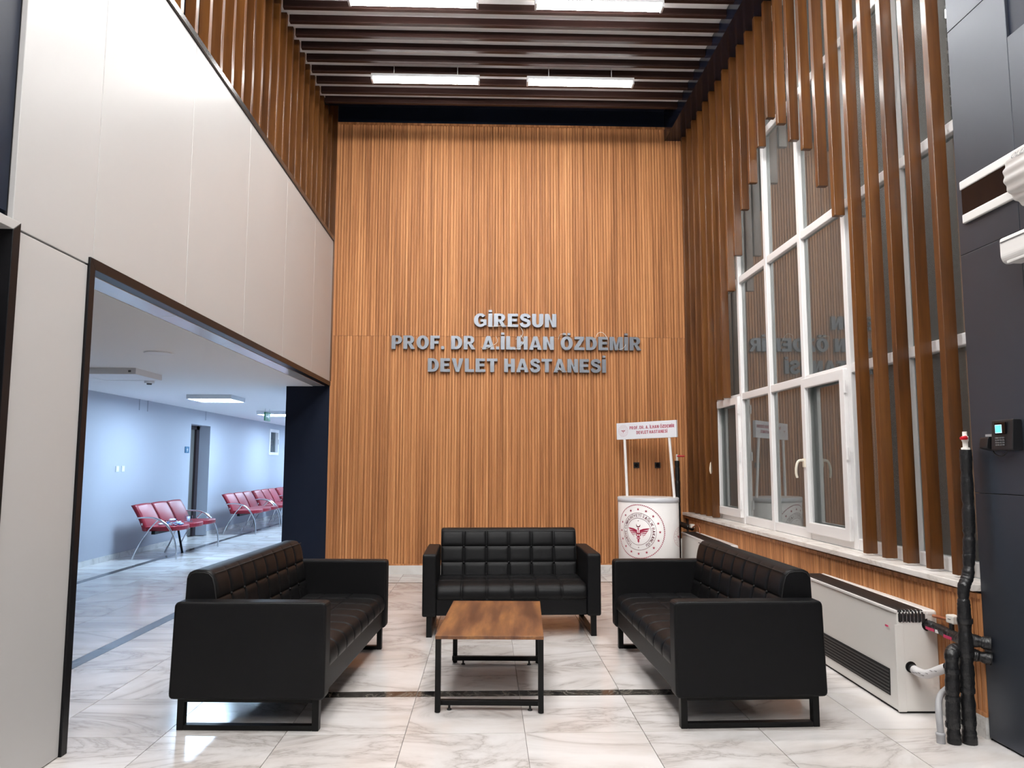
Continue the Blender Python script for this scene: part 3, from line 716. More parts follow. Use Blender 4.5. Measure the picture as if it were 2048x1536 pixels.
def emblem(mapf, R, parent, name, rich=True):
    """the round emblem: rope ring, sixteen stars, lettered band, winged staff; drawn as thin print in the coordinates of mapf(u, v)"""
    red, drk, rope, band, text, moon = MB(), MB(), MB(), MB(), MB(), MB()
    stars = []
    if not rich: drk = rope = band = text = moon = red
    def ringstrip(mb, r0, r1, n=96):
        vs = []; fs = []
        for i in range(n):
            a = 2*PI*i/n; vs += [mapf(r0*math.sin(a), r0*math.cos(a)), mapf(r1*math.sin(a), r1*math.cos(a))]
        for i in range(n): j = (i+1) % n; fs.append((2*i, 2*i+1, 2*j+1, 2*j))
        mb.add(vs, fs)
    def poly(mb, pts): mb.add([mapf(*p) for p in pts], [tuple(range(len(pts)))])
    def star(mb, cx, cy, r, rot=0):
        pts = []
        for i in range(10):
            a = PI*i/5+rot; rr = r if i % 2 == 0 else r*0.4; pts.append((cx+rr*math.sin(a), cy+rr*math.cos(a)))
        c = [(cx, cy)]
        mb.add([mapf(*p) for p in c+pts], [(0, i+1, (i+1) % 10+1) for i in range(10)])
    n = 88 if rich else 40
    for i in range(n):
        a0 = 2*PI*i/n; a1 = a0+2*PI/n*0.62; sh = 2*PI/n*0.45
        poly(rope, [(R*0.965*math.sin(a0), R*0.965*math.cos(a0)), (R*0.965*math.sin(a1), R*0.965*math.cos(a1)), (R*math.sin(a1+sh), R*math.cos(a1+sh)), (R*math.sin(a0+sh), R*math.cos(a0+sh))])
    for i in range(16):
        a = 2*PI*i/16; sm_ = MB() if rich else red; stars.append(sm_); star(sm_, R*0.815*math.sin(a), R*0.815*math.cos(a), R*0.058)
    ringstrip(drk, R*0.675, R*0.688); ringstrip(band, R*0.485, R*0.498)
    if rich:
        txt = 'TÜRKİYE CUMHURİYETİ SAĞLIK BAKANLIĞI'; size = R*0.105; s, tt = 0.15, 0.13
        w = line_width(txt, size, s, tt, 0.16, 0.42); rr = R*0.535; ang = -w/2/(R*0.565)
        for ch in txt:
            if ch == ' ': ang += 0.42*size/(R*0.565); continue
            me, wd = glyph_mesh(ch, size, 0, s, tt)
            vs = []
            for v in me.vertices:
                a = ang+v.co.x/(R*0.565); r = rr+v.co.y; vs.append(mapf(r*math.sin(a), r*math.cos(a)))
            text.add(vs, [tuple(p.vertices) for p in me.polygons])
            ang += (wd+0.16*size)/(R*0.565)
        star(text, 0, -R*0.585, R*0.03)
    # crescent and star
    cr = [(R*0.085*math.cos(math.radians(a)), R*0.235+R*0.085*math.sin(math.radians(a))) for a in range(150, 391, 12)]
    ci = [(R*0.068*math.cos(math.radians(a)), R*0.258+R*0.068*math.sin(math.radians(a))) for a in range(372, 167, -12)]
    k = min(len(cr), len(ci)); c2_ = ci[::-1]
    for i in range(k-1): poly(moon, [cr[i], cr[i+1], c2_[i+1], c2_[i]])
    star(moon, 0, R*0.395, R*0.026)
    # staff, knob
    poly(red, [(-R*0.012, -R*0.42), (R*0.012, -R*0.42), (R*0.012, R*0.09), (-R*0.012, R*0.09)])
    poly(red, [(R*0.032*math.cos(2*PI*i/10), R*0.10+R*0.032*math.sin(2*PI*i/10)) for i in range(10)])
    # wings: feathers fanning out
    for sx in (-1, 1):
        for q, (l, dy, th) in enumerate(((0.40, 0.075, 0.050), (0.36, 0.015, 0.045), (0.31, -0.035, 0.042), (0.25, -0.080, 0.040), (0.18, -0.115, 0.034))):
            x0, y0 = 0.05, 0.05-q*0.030
            pts = [(sx*R*x0, R*y0), (sx*R*(x0+l*0.35), R*(y0+dy*0.75)), (sx*R*(x0+l*0.75), R*(y0+dy*1.05)), (sx*R*(x0+l), R*(0.05+dy)), (sx*R*(x0+l*0.8), R*(y0+dy*0.9-th*0.8)), (sx*R*(x0+l*0.4), R*(y0+dy*0.5-th)), (sx*R*x0, R*(y0-th*0.7))]
            for i in range(3): poly(red, [pts[i], pts[i+1], pts[5-i if i < 2 else 4], pts[6-i]] if i < 2 else [pts[2], pts[3], pts[4]])
    # two snakes winding round the staff
    for sx in (-1, 1):
        path = []
        for i in range(41):
            f = i/40; y = -0.02-0.36*f; amp = 0.105*(1-f)**0.8+0.012
            path.append(Vector((sx*R*amp*math.cos(f*PI*3.2), R*y, 0)))
        for i in range(40):
            d = (path[i+1]-path[i]).normalized(); nn = Vector((-d.y, d.x, 0))*R*0.014
            poly(red, [tuple((path[i]+nn)[:2]), tuple((path[i]-nn)[:2]), tuple((path[i+1]-nn)[:2]), tuple((path[i+1]+nn)[:2])])
    o = obj(name, red, 'print_red', parent, kind='stuff')
    if rich:
        obj('rope_ring', rope, 'print_red', o, kind='stuff'); obj('outer_circle', drk, 'print_dark', o); obj('inner_circle', band, 'print_dark', o)
        obj('ring_lettering', text, 'print_dark', o, kind='stuff'); obj('crescent_and_star', moon, 'print_dark', o)
        for q in stars: obj('star', q, 'print_red', o)
    return o
emblem(lambda u, v: on_drum(u, v+0.580), 0.304, stand, 'emblem')
for sg in (-1, 1):
    emblem(lambda u, v: on_drum(u+sg*0.52, v+0.52), 0.108, stand, 'small_emblem', False)
# poles and header
for sx in (-1, 1):
    obj('pole', MB().tube([(sx*0.300+0.01, 0.05, KH), (sx*0.300-0.028, 0.05-sx*0.028, 1.66)], 0.0165, 12), 'pvc_white', stand)
hd = obj('header_board', MB().box(-0.405, 0.405, 0.028, 0.062, 1.640, 1.838), 'header_white', stand, bevel=0.003)
def flat_text(txt, size, cx, cz, y, parent, mat, s=0.2, tt=0.17, wide=None):
    w = line_width(txt, size, s, tt); k = (wide/w) if wide else 1.0; x = cx-w*k/2; mb = MB()
    for ch in txt:
        if ch == ' ': x += 0.36*size*k; continue
        me, wd = glyph_mesh(ch, size, 0, s, tt)
        mb.add([(x+v.co.x*k, y, cz+v.co.y) for v in me.vertices], [tuple(p.vertices) for p in me.polygons]); x += (wd+SP_ADV*size)*k
    return obj('lettering', mb, mat, parent)
flat_text('PROF. DR. A. İLHAN ÖZDEMİR', 0.037, 0.082, 1.755, 0.0265, hd, 'print_red', s=0.23, wide=0.60)
flat_text('DEVLET HASTANESİ', 0.037, 0.082, 1.697, 0.0265, hd, 'print_red', s=0.23, wide=0.415)
hd.rotation_euler = (0, -0.018, -0.10)
emblem(lambda u, v: (u-0.308, 0.0262, v+1.742), 0.068, hd, 'small_emblem', False)

# ------------------------------------------------------------------ sockets on the wood wall
def socket(x, z, label):
    t = thing('wall_socket', label, 'socket', (x, YB, z))
    obj('plate', MB().box(-0.036, 0.036, -0.010, 0.0, -0.036, 0.036), 'plastic_black', t, bevel=0.003)
    obj('insert', MB().lathe([(0.022, -0.0135), (0.024, -0.010)], (0, 0, 0), 20, 'y'), 'gloss_black', t)
socket(1.872, 1.325, 'square black wall socket on the wood wall, nearer the sofa side under the header board')
socket(2.138, 1.325, 'square black wall socket on the wood wall, nearer the window')

# ------------------------------------------------------------------ fan coil units under the window
def fan_coil(label, length, loc, rz):
    t = thing('fan_coil_unit', label, 'heater', loc, rz)     # local: x along the length from the near end, y towards the wall, front at y = 0
    D, H = 0.232, 0.545
    prof = round_poly([(0.0, 0.012), (D, 0.012), (D, H), (0.012, H-0.008)], 0.012, 3)
    obj('casing', MB().prism(prof, 0.0, length, lambda a, b, h: (h, a, b)), 'coil_white', t, bevel=0.003)
    obj('plinth', MB().box(0.01, length-0.01, 0.012, D-0.01, 0.0, 0.014), 'coil_void', t)
    for x in (0.0, length):
        pr = round_poly([(-0.002, 0.010), (0.045, 0.010), (0.045, H-0.075), (-0.002, H-0.075)], 0.004, 2)
        obj('end_strip', MB().prism(pr, x-0.0022, x+0.0022, lambda a, b, h: (h, a, b)), 'coil_white', t, bevel=0.001)
    for x, sg in ((0.0, 1), (length, -1)):
        q = [(-0.0025, H-0.058), (0.030, H-0.058), (0.030, H-0.002), (0.010, H-0.003), (0.002, H-0.010), (-0.0025, H-0.022)]
        obj('end_grille', MB().prism([(x+sg*a, b) for a, b in q], 0.021, D-0.064, lambda a, b, h: (a, h, b)), 'coil_grille', t)
    obj('rear_rail', MB().box(-0.003, length+0.003, D-0.062, D+0.002, H-0.030, H+0.004), 'coil_edge', t, bevel=0.014, seg=3)
    obj('front_lip', MB().box(0.0, length, 0.004, 0.020, H-0.014, H+0.003), 'coil_edge', t, bevel=0.004)
    # top outlet: dark blades running lengthwise, bent down over the ends
    obj('outlet_tray', MB().box(0.002, length-0.002, 0.020, D-0.062, H-0.012, H-0.003), 'coil_void', t)
    n = 8
    for i in range(n):
        y0 = 0.024+i*(D-0.090)/n; th = 0.011
        pts = [(-0.003, H-0.062), (-0.003, H-0.016)]+[(-0.003+0.018*(1-math.cos(a)), H-0.016+0.020*math.sin(a)) for a in (0.4, 0.8, 1.2, 1.57)]
        pts2 = [(length-p[0], p[1]) for p in pts][::-1]
        loop = pts+pts2; inner = [(min(max(p[0], 0.012), length-0.012), p[1]-0.010) for p in loop][::-1]
        mb = MB(); vs = [(a, y0, b) for a, b in loop]+[(a, y0+th, b) for a, b in loop]; m = len(loop)
        mb.add(vs, [(k, k+1, m+k+1, m+k) for k in range(m-1)])
        mb.add([(a, y0, b-0.010) for a, b in loop]+[(a, y0, b) for a, b in loop], [(k, k+1, m+k+1, m+k) for k in range(m-1)])
        mb.add([(a, y0+th, b-0.010) for a, b in loop]+[(a, y0+th, b) for a, b in loop], [(k, k+1, m+k+1, m+k) for k in range(m-1)])
        obj('outlet_blade', mb, 'coil_grille', t)
    for i in range(6):
        y0 = 0.045+i*0.0205
        for x, sg in ((-0.004, 1), (length+0.004, -1)):
            path = [(x, y0, H-0.063), (x, y0, H-0.020), (x+sg*0.008, y0, H-0.002), (x+sg*0.022, y0, H+0.004)]
            obj('end_rib', MB().tube(catmull(path, 3), 0.0019, 6), 'chrome', t)
    # lower intake grille
    g0, g1, z0, z1 = 0.085, length-0.085, 0.072, 0.215
    obj('intake_recess', MB().box(g0, g1, -0.0015, 0.004, z0, z1), 'coil_void', t)
    for i in range(7):
        z = z0+0.008+i*(z1-z0-0.01)/7
        mb = MB().prism([(-0.004, z), (0.002, z+0.002), (0.002, z+0.009), (-0.004, z+0.007)], g0+0.001, g1-0.001, lambda a, b, h: (h, a, b))
        obj('intake_blade', mb, 'coil_grille', t)
    obj('badge', MB().box(0.075, 0.105, -0.003, 0.001, 0.443, 0.452), 'sticker_red', t)
    return t
# local x must run away from the camera and local y towards the window: a mirrored frame, so the near end is x = 0
RZ = math.radians(90-1.9)
def place_coil(label, length, x, y):
    t = fan_coil(label, length, (0, 0, 0), 0)
    t.matrix_world = Matrix.Translation((x, y, 0)) @ Matrix.Rotation(RZ, 4, 'Z') @ Matrix.Diagonal((1, -1, 1, 1))
    return t
place_coil('white fan coil heater with black grilles beside the insulated pipes', 1.42, 2.243, 4.215)
place_coil('white fan coil heater behind the long sofa, next to the promotion counter', 1.50, 2.243, 7.52)

# ------------------------------------------------------------------ insulated pipes beside the near heater
def lagged(pts, r, root, name, seed=1):
    rnd = random.Random(seed); P = catmull(pts, 14); L = 0.0; rr = []; out = []
    nxt = 0.10
    for i, p in enumerate(P):
        if i: L += (P[i]-P[i-1]).length
        d = min(abs((L % 0.155)-0.155/2), 1); k = 1.0-0.16*math.exp(-((L % 0.155)-0.07)**2/0.00018)+rnd.uniform(-0.045, 0.045)
        r_ = r if not isinstance(r, list) else (r[0] if p.z < 0.5 else max(r[1], r[0]-(p.z-0.5)*0.03))
        rr.append(r_*k); out.append(p)
    return obj(name, MB().tube(out, rr, 14), 'insulation', root), out
near = thing('insulated_pipework', 'black lagged pipes with red tap, rising from the floor beside the near heater', 'pipe')
far = thing('insulated_pipework', 'black lagged pipe behind the promotion counter at the far heater', 'pipe')
p1, _ = lagged([(2.275, 3.776, 0.0), (2.276, 3.777, 0.10), (2.282, 3.78, 0.22), (2.288, 3.783, 0.34), (2.292, 3.787, 0.405), (2.310, 3.798, 0.430), (2.340, 3.81, 0.432), (2.385, 3.825, 0.430)], 0.032, near, 'short_riser', seed=3)
p2, _ = lagged([(2.350, 3.773, 0.0), (2.351, 3.774, 0.12), (2.355, 3.775, 0.30), (2.361, 3.778, 0.48), (2.364, 3.78, 0.64), (2.370, 3.782, 0.735), (2.398, 3.786, 0.80), (2.412, 3.79, 0.90), (2.420, 3.79, 1.05), (2.424, 3.79, 1.25), (2.426, 3.79, 1.42)], [0.034, 0.028], near, 'tall_riser', seed=5)
for q, x in ((0.085, 2.276), (0.21, 2.282), (0.34, 2.288)): obj('tape_band', MB().lathe([(0.0335, -0.012), (0.035, 0), (0.0335, 0.012)], (x, 3.781, q), 14), 'tape', p1)
for q, x in ((0.10, 2.351), (0.25, 2.354), (0.42, 2.360), (0.58, 2.363)): obj('tape_band', MB().lathe([(0.0350, -0.012), (0.0362, 0), (0.0350, 0.012)], (x, 3.776, q), 14), 'tape', p2)
vb = obj('air_valve', MB().lathe([(0.020, 1.415), (0.020, 1.43), (0.012, 1.433), (0.013, 1.462), (0.016, 1.464), (0.016, 1.487), (0.011, 1.49), (0.011, 1.512)], (2.427, 3.79, 0), 14), 'valve_white', p2)
obj('tap_lever', MB().tube([(2.427, 3.78, 1.478), (2.415, 3.765, 1.480), (2.385, 3.757, 1.477)], [0.009, 0.011, 0.008], 8), 'valve_red', vb)
ph, _ = lagged([(2.425, 4.206, 0.470), (2.422, 4.12, 0.472), (2.415, 4.02, 0.470), (2.405, 3.92, 0.468), (2.395, 3.86, 0.466), (2.375, 3.80, 0.466)], 0.026, near, 'feed_branch', seed=8)
obj('red_label', MB().box(2.3945, 2.3955, 4.10, 4.18, 0.455, 0.470), 'sticker_red', ph)
obj('red_label', MB().box(2.378, 2.379, 3.92, 3.99, 0.452, 0.468), 'sticker_red', ph)
obj('white_label', MB().box(2.3935, 2.3945, 4.06, 4.09, 0.455, 0.472), 'sticker', ph)
obj('rosette', MB().lathe([(0.034, -0.002), (0.034, 0.004)], (2.425, 4.211, 0.470), 16, 'y'), 'plastic_black', ph)
hp = catmull([(2.320, 4.205, 0.245), (2.322, 4.15, 0.238), (2.332, 4.08, 0.243), (2.355, 4.00, 0.285), (2.372, 3.92, 0.33), (2.375, 3.86, 0.375), (2.372, 3.82, 0.405)], 12)
hs = obj('hose', MB().tube(hp, [0.021+0.0012*(i % 2) for i in range(len(hp))], 14), 'insulation', near)
obj('rosette', MB().lathe([(0.030, -0.002), (0.030, 0.004)], (2.320, 4.211, 0.246), 16, 'y'), 'plastic_black', hs)
obj('printed_label', MB().tube(hp[6:44], [0.0226+0.0011*(i % 2) for i in range(38)], 16, cap=False), 'sticker', hs)
for q in range(7):
    a = 12+q*4; c = hp[a]
    obj('label_print', MB().box(c.x-0.0255, c.x-0.0225, c.y-0.010, c.y+0.010, c.z-0.006+0.005*(q % 3), c.z-0.004+0.005*(q % 3)), 'sticker_print', hs)
obj('red_label', MB().box(2.3375, 2.3385, 3.86, 3.91, 0.395, 0.410), 'sticker_red', hs)
dp = thing('drain_pipe', 'thin grey plastic drain pipe curving up from the floor beside the black pipes', 'pipe')
dpp = catmull([(2.214, 3.783, 0.0), (2.214, 3.783, 0.05), (2.216, 3.79, 0.11), (2.230, 3.815, 0.165), (2.262, 3.85, 0.20), (2.32, 3.89, 0.222), (2.38, 3.91, 0.24)], 8)
obj('pipe_body', MB().tube(dpp, 0.0155, 12), 'pipe_grey', dp)
obj('pipe_collar', MB().lathe([(0.020, 0.0), (0.020, 0.034), (0.0222, 0.038), (0.0222, 0.046), (0.017, 0.050)], (2.214, 3.783, 0), 14), 'pipe_grey', dp)
vv = obj('valve_actuator', MB().box(2.418, 2.464, 3.965, 4.03, 0.520, 0.563), 'valve_white', near, bevel=0.006)
obj('actuator_slot', MB().box(2.4175, 2.4185, 3.985, 4.01, 0.540, 0.544), 'plastic_grey', vv)
obj('copper_stub', MB().tube([(2.446, 4.03, 0.53), (2.448, 4.19, 0.522)], 0.009, 10), 'copper', vv)
obj('stem', MB().lathe([(0.012, 0.485), (0.012, 0.522)], (2.425, 3.99, 0), 10), 'plastic_black', vv)
pe, _ = lagged([(2.365, 3.80, 0.425), (2.41, 3.785, 0.412), (2.445, 3.765, 0.405), (2.470, 3.75, 0.402)], 0.030, near, 'wall_stub', seed=11)
pe2, _ = lagged([(2.370, 3.80, 0.488), (2.41, 3.785, 0.482), (2.445, 3.765, 0.476), (2.470, 3.75, 0.474)], 0.032, near, 'wall_stub', seed=12)
# the same fittings at the far heater
pf, _ = lagged([(2.335, 9.30, 0.0), (2.335, 9.30, 0.3), (2.337, 9.30, 0.7), (2.336, 9.30, 1.1), (2.335, 9.30, 1.38)], 0.030, far, 'tall_riser', seed=21)
fv = obj('air_valve', MB().lathe([(0.018, 1.37), (0.014, 1.39), (0.014, 1.45), (0.010, 1.46)], (2.335, 9.30, 0), 12), 'valve_white', pf)
obj('tap_lever', MB().tube([(2.335, 9.29, 1.435), (2.36, 9.27, 1.437), (2.42, 9.265, 1.435)], [0.008, 0.011, 0.010], 8), 'valve_red', fv)
pg, _ = lagged([(2.340, 9.30, 0.62), (2.36, 9.22, 0.615), (2.39, 9.14, 0.60), (2.42, 9.09, 0.59), (2.44, 9.055, 0.585)], 0.032, far, 'feed_branch', seed=22)
v2 = obj('valve_actuator', MB().box(2.405, 2.455, 9.00, 9.06, 0.590, 0.635), 'valve_white', far, bevel=0.006)
obj('copper_tube', MB().tube(catmull([(2.43, 9.0, 0.60), (2.445, 8.93, 0.625), (2.455, 8.86, 0.635), (2.458, 8.81, 0.60), (2.458, 8.80, 0.55)], 5), 0.009, 8), 'copper', v2)

# ------------------------------------------------------------------ things on the dark wall
tk = thing('time_clock', 'black time clock terminal with lit blue screen and keypad on the dark wall', 'time clock', (XD, 3.53, 1.485))
m = MB().prism(round_poly([(-0.052, 0.0), (0.0, 0.0), (0.0, 0.145), (-0.042, 0.145)], 0.008, 3), -0.085, 0.065, lambda a, b, h: (a, h, b-0.0725))
obj('housing', m, 'plastic_black', tk, bevel=0.003)
obj('bezel', MB().box(-0.0535, -0.047, -0.045, 0.032, 0.004, 0.060), 'gloss_black', tk, bevel=0.002)
obj('screen', MB().box(-0.0550, -0.053, -0.018, 0.022, 0.012, 0.046), 'screen_blue', tk)
obj('screen_border', MB().box(-0.0545, -0.053, -0.0205, 0.0245, 0.0095, 0.0485), 'screen_edge', tk)
for r in range(4):
    for c in range(4): obj('key', MB().box(-0.0575, -0.052, 0.026-c*0.0165-0.011, 0.026-c*0.0165, -0.010-r*0.0112-0.007, -0.010-r*0.0112), 'plastic_grey', tk, bevel=0.0012)
rd = thing('fingerprint_reader', 'small black reader box hanging from a cable beside the time clock', 'reader', (XD, 3.645, 1.445))
m = MB().prism(round_poly([(-0.060, -0.02), (0.0, -0.035), (0.0, 0.035), (-0.050, 0.035)], 0.010, 3), -0.030, 0.030, lambda a, b, h: (a, h, b))
obj('reader_body', m, 'plastic_black', rd, bevel=0.003)
obj('bracket', MB().box(-0.030, 0.0, -0.028, 0.020, 0.037, 0.048), 'pipe_grey', rd)
obj('cable', MB().tube(catmull([(-0.020, -0.01, -0.025), (-0.022, -0.035, -0.050), (-0.022, -0.08, -0.060), (-0.020, -0.115, -0.040), (-0.015, -0.12, -0.022)], 5), 0.0028, 6), 'plastic_black', rd)

ac = thing('air_curtain', 'white ribbed air curtain with glossy black end panel high on the dark wall', 'air curtain', (XD, 3.40, 2.70))
obj('end_panel', MB().box(-0.012, 0.0, -0.19, 0.365, -0.075, 0.075), 'gloss_black', ac, bevel=0.004)
obj('top_cover', MB().box(-0.018, 0.0, -0.19, 0.368, 0.068, 0.113), 'ac_white', ac, bevel=0.005)
obj('bottom_cover', MB().box(-0.018, 0.0, -0.19, 0.360, -0.113, -0.066), 'ac_white', ac, bevel=0.005)
pr = []
for i in range(61):
    a = math.radians(96+168*i/60); rr = 0.142+0.0042*math.cos(i/60*2*PI*9); pr.append((rr*1.0*math.cos(a), rr*1.02*math.sin(a)))
pr = [(0.0, 0.148)]+pr+[(0.0, -0.148)]
pr = [(a, b-0.055) for a, b in pr]
obj('ribbed_body', MB().prism(pr, -1.6, -0.145, lambda a, b, h: (a, h, b), True), 'ac_white', ac)
pc = [(p[0]*0.985, (p[1]+0.055)*0.985-0.055) for p in pr]
obj('end_cap', MB().prism(pc, -0.145, -0.137, lambda a, b, h: (a, h, b), True), 'ac_white', ac)
mb = MB(); xx = 0.0
for ch in 'OLEFINI':
    me, wd = glyph_mesh(ch, 0.030, 0, 0.14, 0.12)
    a = math.radians(148)
    for_v = []
    for v in me.vertices:
        aa = a-(v.co.y-0.015)/0.15; for_v.append((0.1490*math.cos(aa), -0.180-xx-v.co.x, 0.1490*1.02*math.sin(aa)-0.055))
    mb.add(for_v, [tuple(p.vertices) for p in me.polygons]); xx += wd+0.006
obj('brand_lettering', mb, 'plastic_grey', ac)
a2 = thing('split_air_conditioner', 'white rounded air unit on the dark wall below the ribbed one', 'air unit', (XD, 3.365, 2.335))
obj('unit_body', MB().prism(round_poly([(0.0, -0.055), (-0.085, -0.070), (-0.105, -0.045), (-0.105, 0.055), (0.0, 0.062)], 0.018, 4), -0.85, 0.0, lambda a, b, h: (a, h, b)), 'ac_white', a2, bevel=0.004)
obj('unit_groove', MB().box(-0.1075, -0.103, -0.848, -0.004, 0.030, 0.034), 'plastic_grey', a2)
obj('unit_vane', MB().prism([(-0.100, -0.060), (-0.030, -0.066), (-0.030, -0.072), (-0.098, -0.072)], -0.80, -0.03, lambda a, b, h: (a, h, b)), 'coil_edge', a2, bevel=0.002)

# ------------------------------------------------------------------ lobby lamps
def lobby_lamp(x, y, label, tube):
    t = thing('tube_lamp', label, 'lamp', (x, y, 5.565), 0, 'tube lamps between the ceiling slats')
    obj('lamp_housing', MB().box(-0.595, 0.595, -0.055, 0.055, -0.004, 0.030), 'lamp_body', t, bevel=0.004)
    for sy in (-1, 1):
        obj('lamp_tube', MB().tube([(-0.575, sy*0.034, -0.020), (0.575, sy*0.034, -0.020)], 0.017, 10), tube, t)
    for sx in (-1, 1): obj('hanger', MB().tube([(sx*0.35, 0, 0.03), (sx*0.35, 0, 0.175)], 0.004, 6), 'lamp_body', t)
    for sx in (-1, 1): obj('lamp_holder', MB().box(sx*0.585-0.010, sx*0.585+0.010, -0.052, 0.052, -0.040, 0.010), 'lamp_body', t)
for r in range(10):  # rearmost rows are unseen additions that brighten the lower wood wall
    yl = 8.03-r*6*0.2385
    row = ['row nearest the back wall', 'second row from the back wall', 'third row from the back wall', 'fourth row from the back wall', 'fifth row from the back wall', 'sixth row from the back wall', 'seventh row from the back wall', 'added eighth row from back wall', 'added ninth row from back wall', 'added tenth row from back wall'][r]
    lobby_lamp(-0.69, yl, f'lit white tube lamp in the slatted ceiling, {row}, corridor side', f'lobby_tube_{min(r, 2)}')
    lobby_lamp(1.02, yl, f'lit white tube lamp in the slatted ceiling, {row}, window side', f'lobby_tube_{min(r, 2)}')

# ------------------------------------------------------------------ corridor ceiling fittings
def panel_lamp(x, y, lit, label):
    t = thing('panel_lamp', label, 'lamp', (x, y, 2.295), 0, 'square panel lamps on the corridor ceiling')
    m = MB()
    for (a, b, c, d) in ((-0.31, 0.31, -0.31, -0.295), (-0.31, 0.31, 0.295, 0.31), (-0.31, -0.295, -0.295, 0.295), (0.295, 0.31, -0.295, 0.295)): m.box(a, b, c, d, -0.062, 0.0)
    obj('lamp_frame', m, 'lamp_body', t)
    obj('diffuser', MB().box(-0.296, 0.296, -0.296, 0.296, -0.060, -0.050), 'corridor_panel' if lit else 'lamp_off', t)
    if not lit: obj('switch_mark', MB().box(0.235, 0.262, -0.3115, -0.3095, -0.042, -0.022), 'plastic_grey', t)
panel_lamp(-3.84, 8.03, False, 'unlit square panel lamp on the corridor ceiling, nearest to the lobby')
panel_lamp(-3.88, 11.03, True, 'lit square panel lamp on the corridor ceiling beyond the unlit one')
panel_lamp(-3.92, 14.42, True, 'lit square panel lamp behind the green exit sign, partly hidden by the pillar')
panel_lamp(-3.90, 17.6, True, 'lit square panel lamp deep in the corridor behind the pillar')
panel_lamp(-3.90, 20.2, True, 'lit square panel lamp at the far end of the corridor')
sp = thing('ceiling_speaker', 'round flat white speaker set in the corridor ceiling', 'speaker', (-2.84, 6.62, 2.295))
obj('speaker_rim', MB().lathe([(0.118, 0.0), (0.118, -0.006), (0.108, -0.011), (0.096, -0.008)][::-1], (0, 0, 0), 32), 'lamp_body', sp)
obj('speaker_grille', MB().lathe([(0.096, -0.0085), (0.096, -0.004)], (0, 0, 0), 32), 'lamp_off', sp)
dt = thing('smoke_detector', 'small white smoke detector on the corridor ceiling beyond the unlit lamp', 'smoke detector', (-3.93, 8.95, 2.295))
obj('detector_base', MB().lathe([(0.048, -0.030), (0.055, -0.022), (0.055, 0.0)], (0, 0, 0), 20), 'lamp_body', dt)
obj('detector_head', MB().lathe([(0.026, -0.045), (0.030, -0.030)], (0, 0, 0), 16), 'plastic_grey', dt)
ex = thing('exit_sign', 'small green exit sign hanging from the corridor ceiling', 'sign', (-3.87, 13.55, 2.295), math.radians(86))
obj('sign_plate', MB().box(-0.13, 0.13, -0.012, 0.012, -0.215, -0.065), 'exit_green', ex, bevel=0.003)
for sx in (-1, 1): obj('hanger', MB().tube([(sx*0.10, 0, -0.07), (sx*0.10, 0, 0)], 0.004, 6), 'chrome', ex)
obj('arrow_print', MB().prism([(-0.08, -0.15), (0.0, -0.15), (0.0, -0.175), (0.07, -0.138), (0.0, -0.10), (0.0, -0.126), (-0.08, -0.126)], -0.0135, -0.0125, lambda a, b, h: (a, h, b)), 'lamp_body', ex)

# ------------------------------------------------------------------ on the corridor wall
def switch(y, label):
    t = thing('light_switch', label, 'switch', (WX, y, 1.257))
    obj('switch_plate', MB().box(0.0, 0.010, -0.042, 0.042, -0.042, 0.042), 'lamp_body', t, bevel=0.003)
    obj('rocker', MB().box(0.008, 0.0135, -0.026, 0.026, -0.026, 0.026), 'pvc_white', t, bevel=0.002)
switch(11.00, 'white light switch on the blue-lit corridor wall, nearer the lobby')
switch(11.17, 'white light switch on the blue-lit corridor wall, nearer the door')
ds = thing('door_sign', 'small blue door sign with white figure beside the corridor door', 'sign', (WX, 13.48, 1.57))
obj('sign_plate', MB().box(0.0, 0.012, -0.085, 0.085, -0.055, 0.055), 'sign_blue', ds, bevel=0.002)
obj('figure', MB().box(0.012, 0.0132, -0.012, 0.012, -0.034, 0.020).box(0.012, 0.0132, -0.030, 0.030, -0.002, 0.008).box(0.012, 0.0132, -0.008, 0.008, 0.024, 0.036), 'lamp_body', ds)

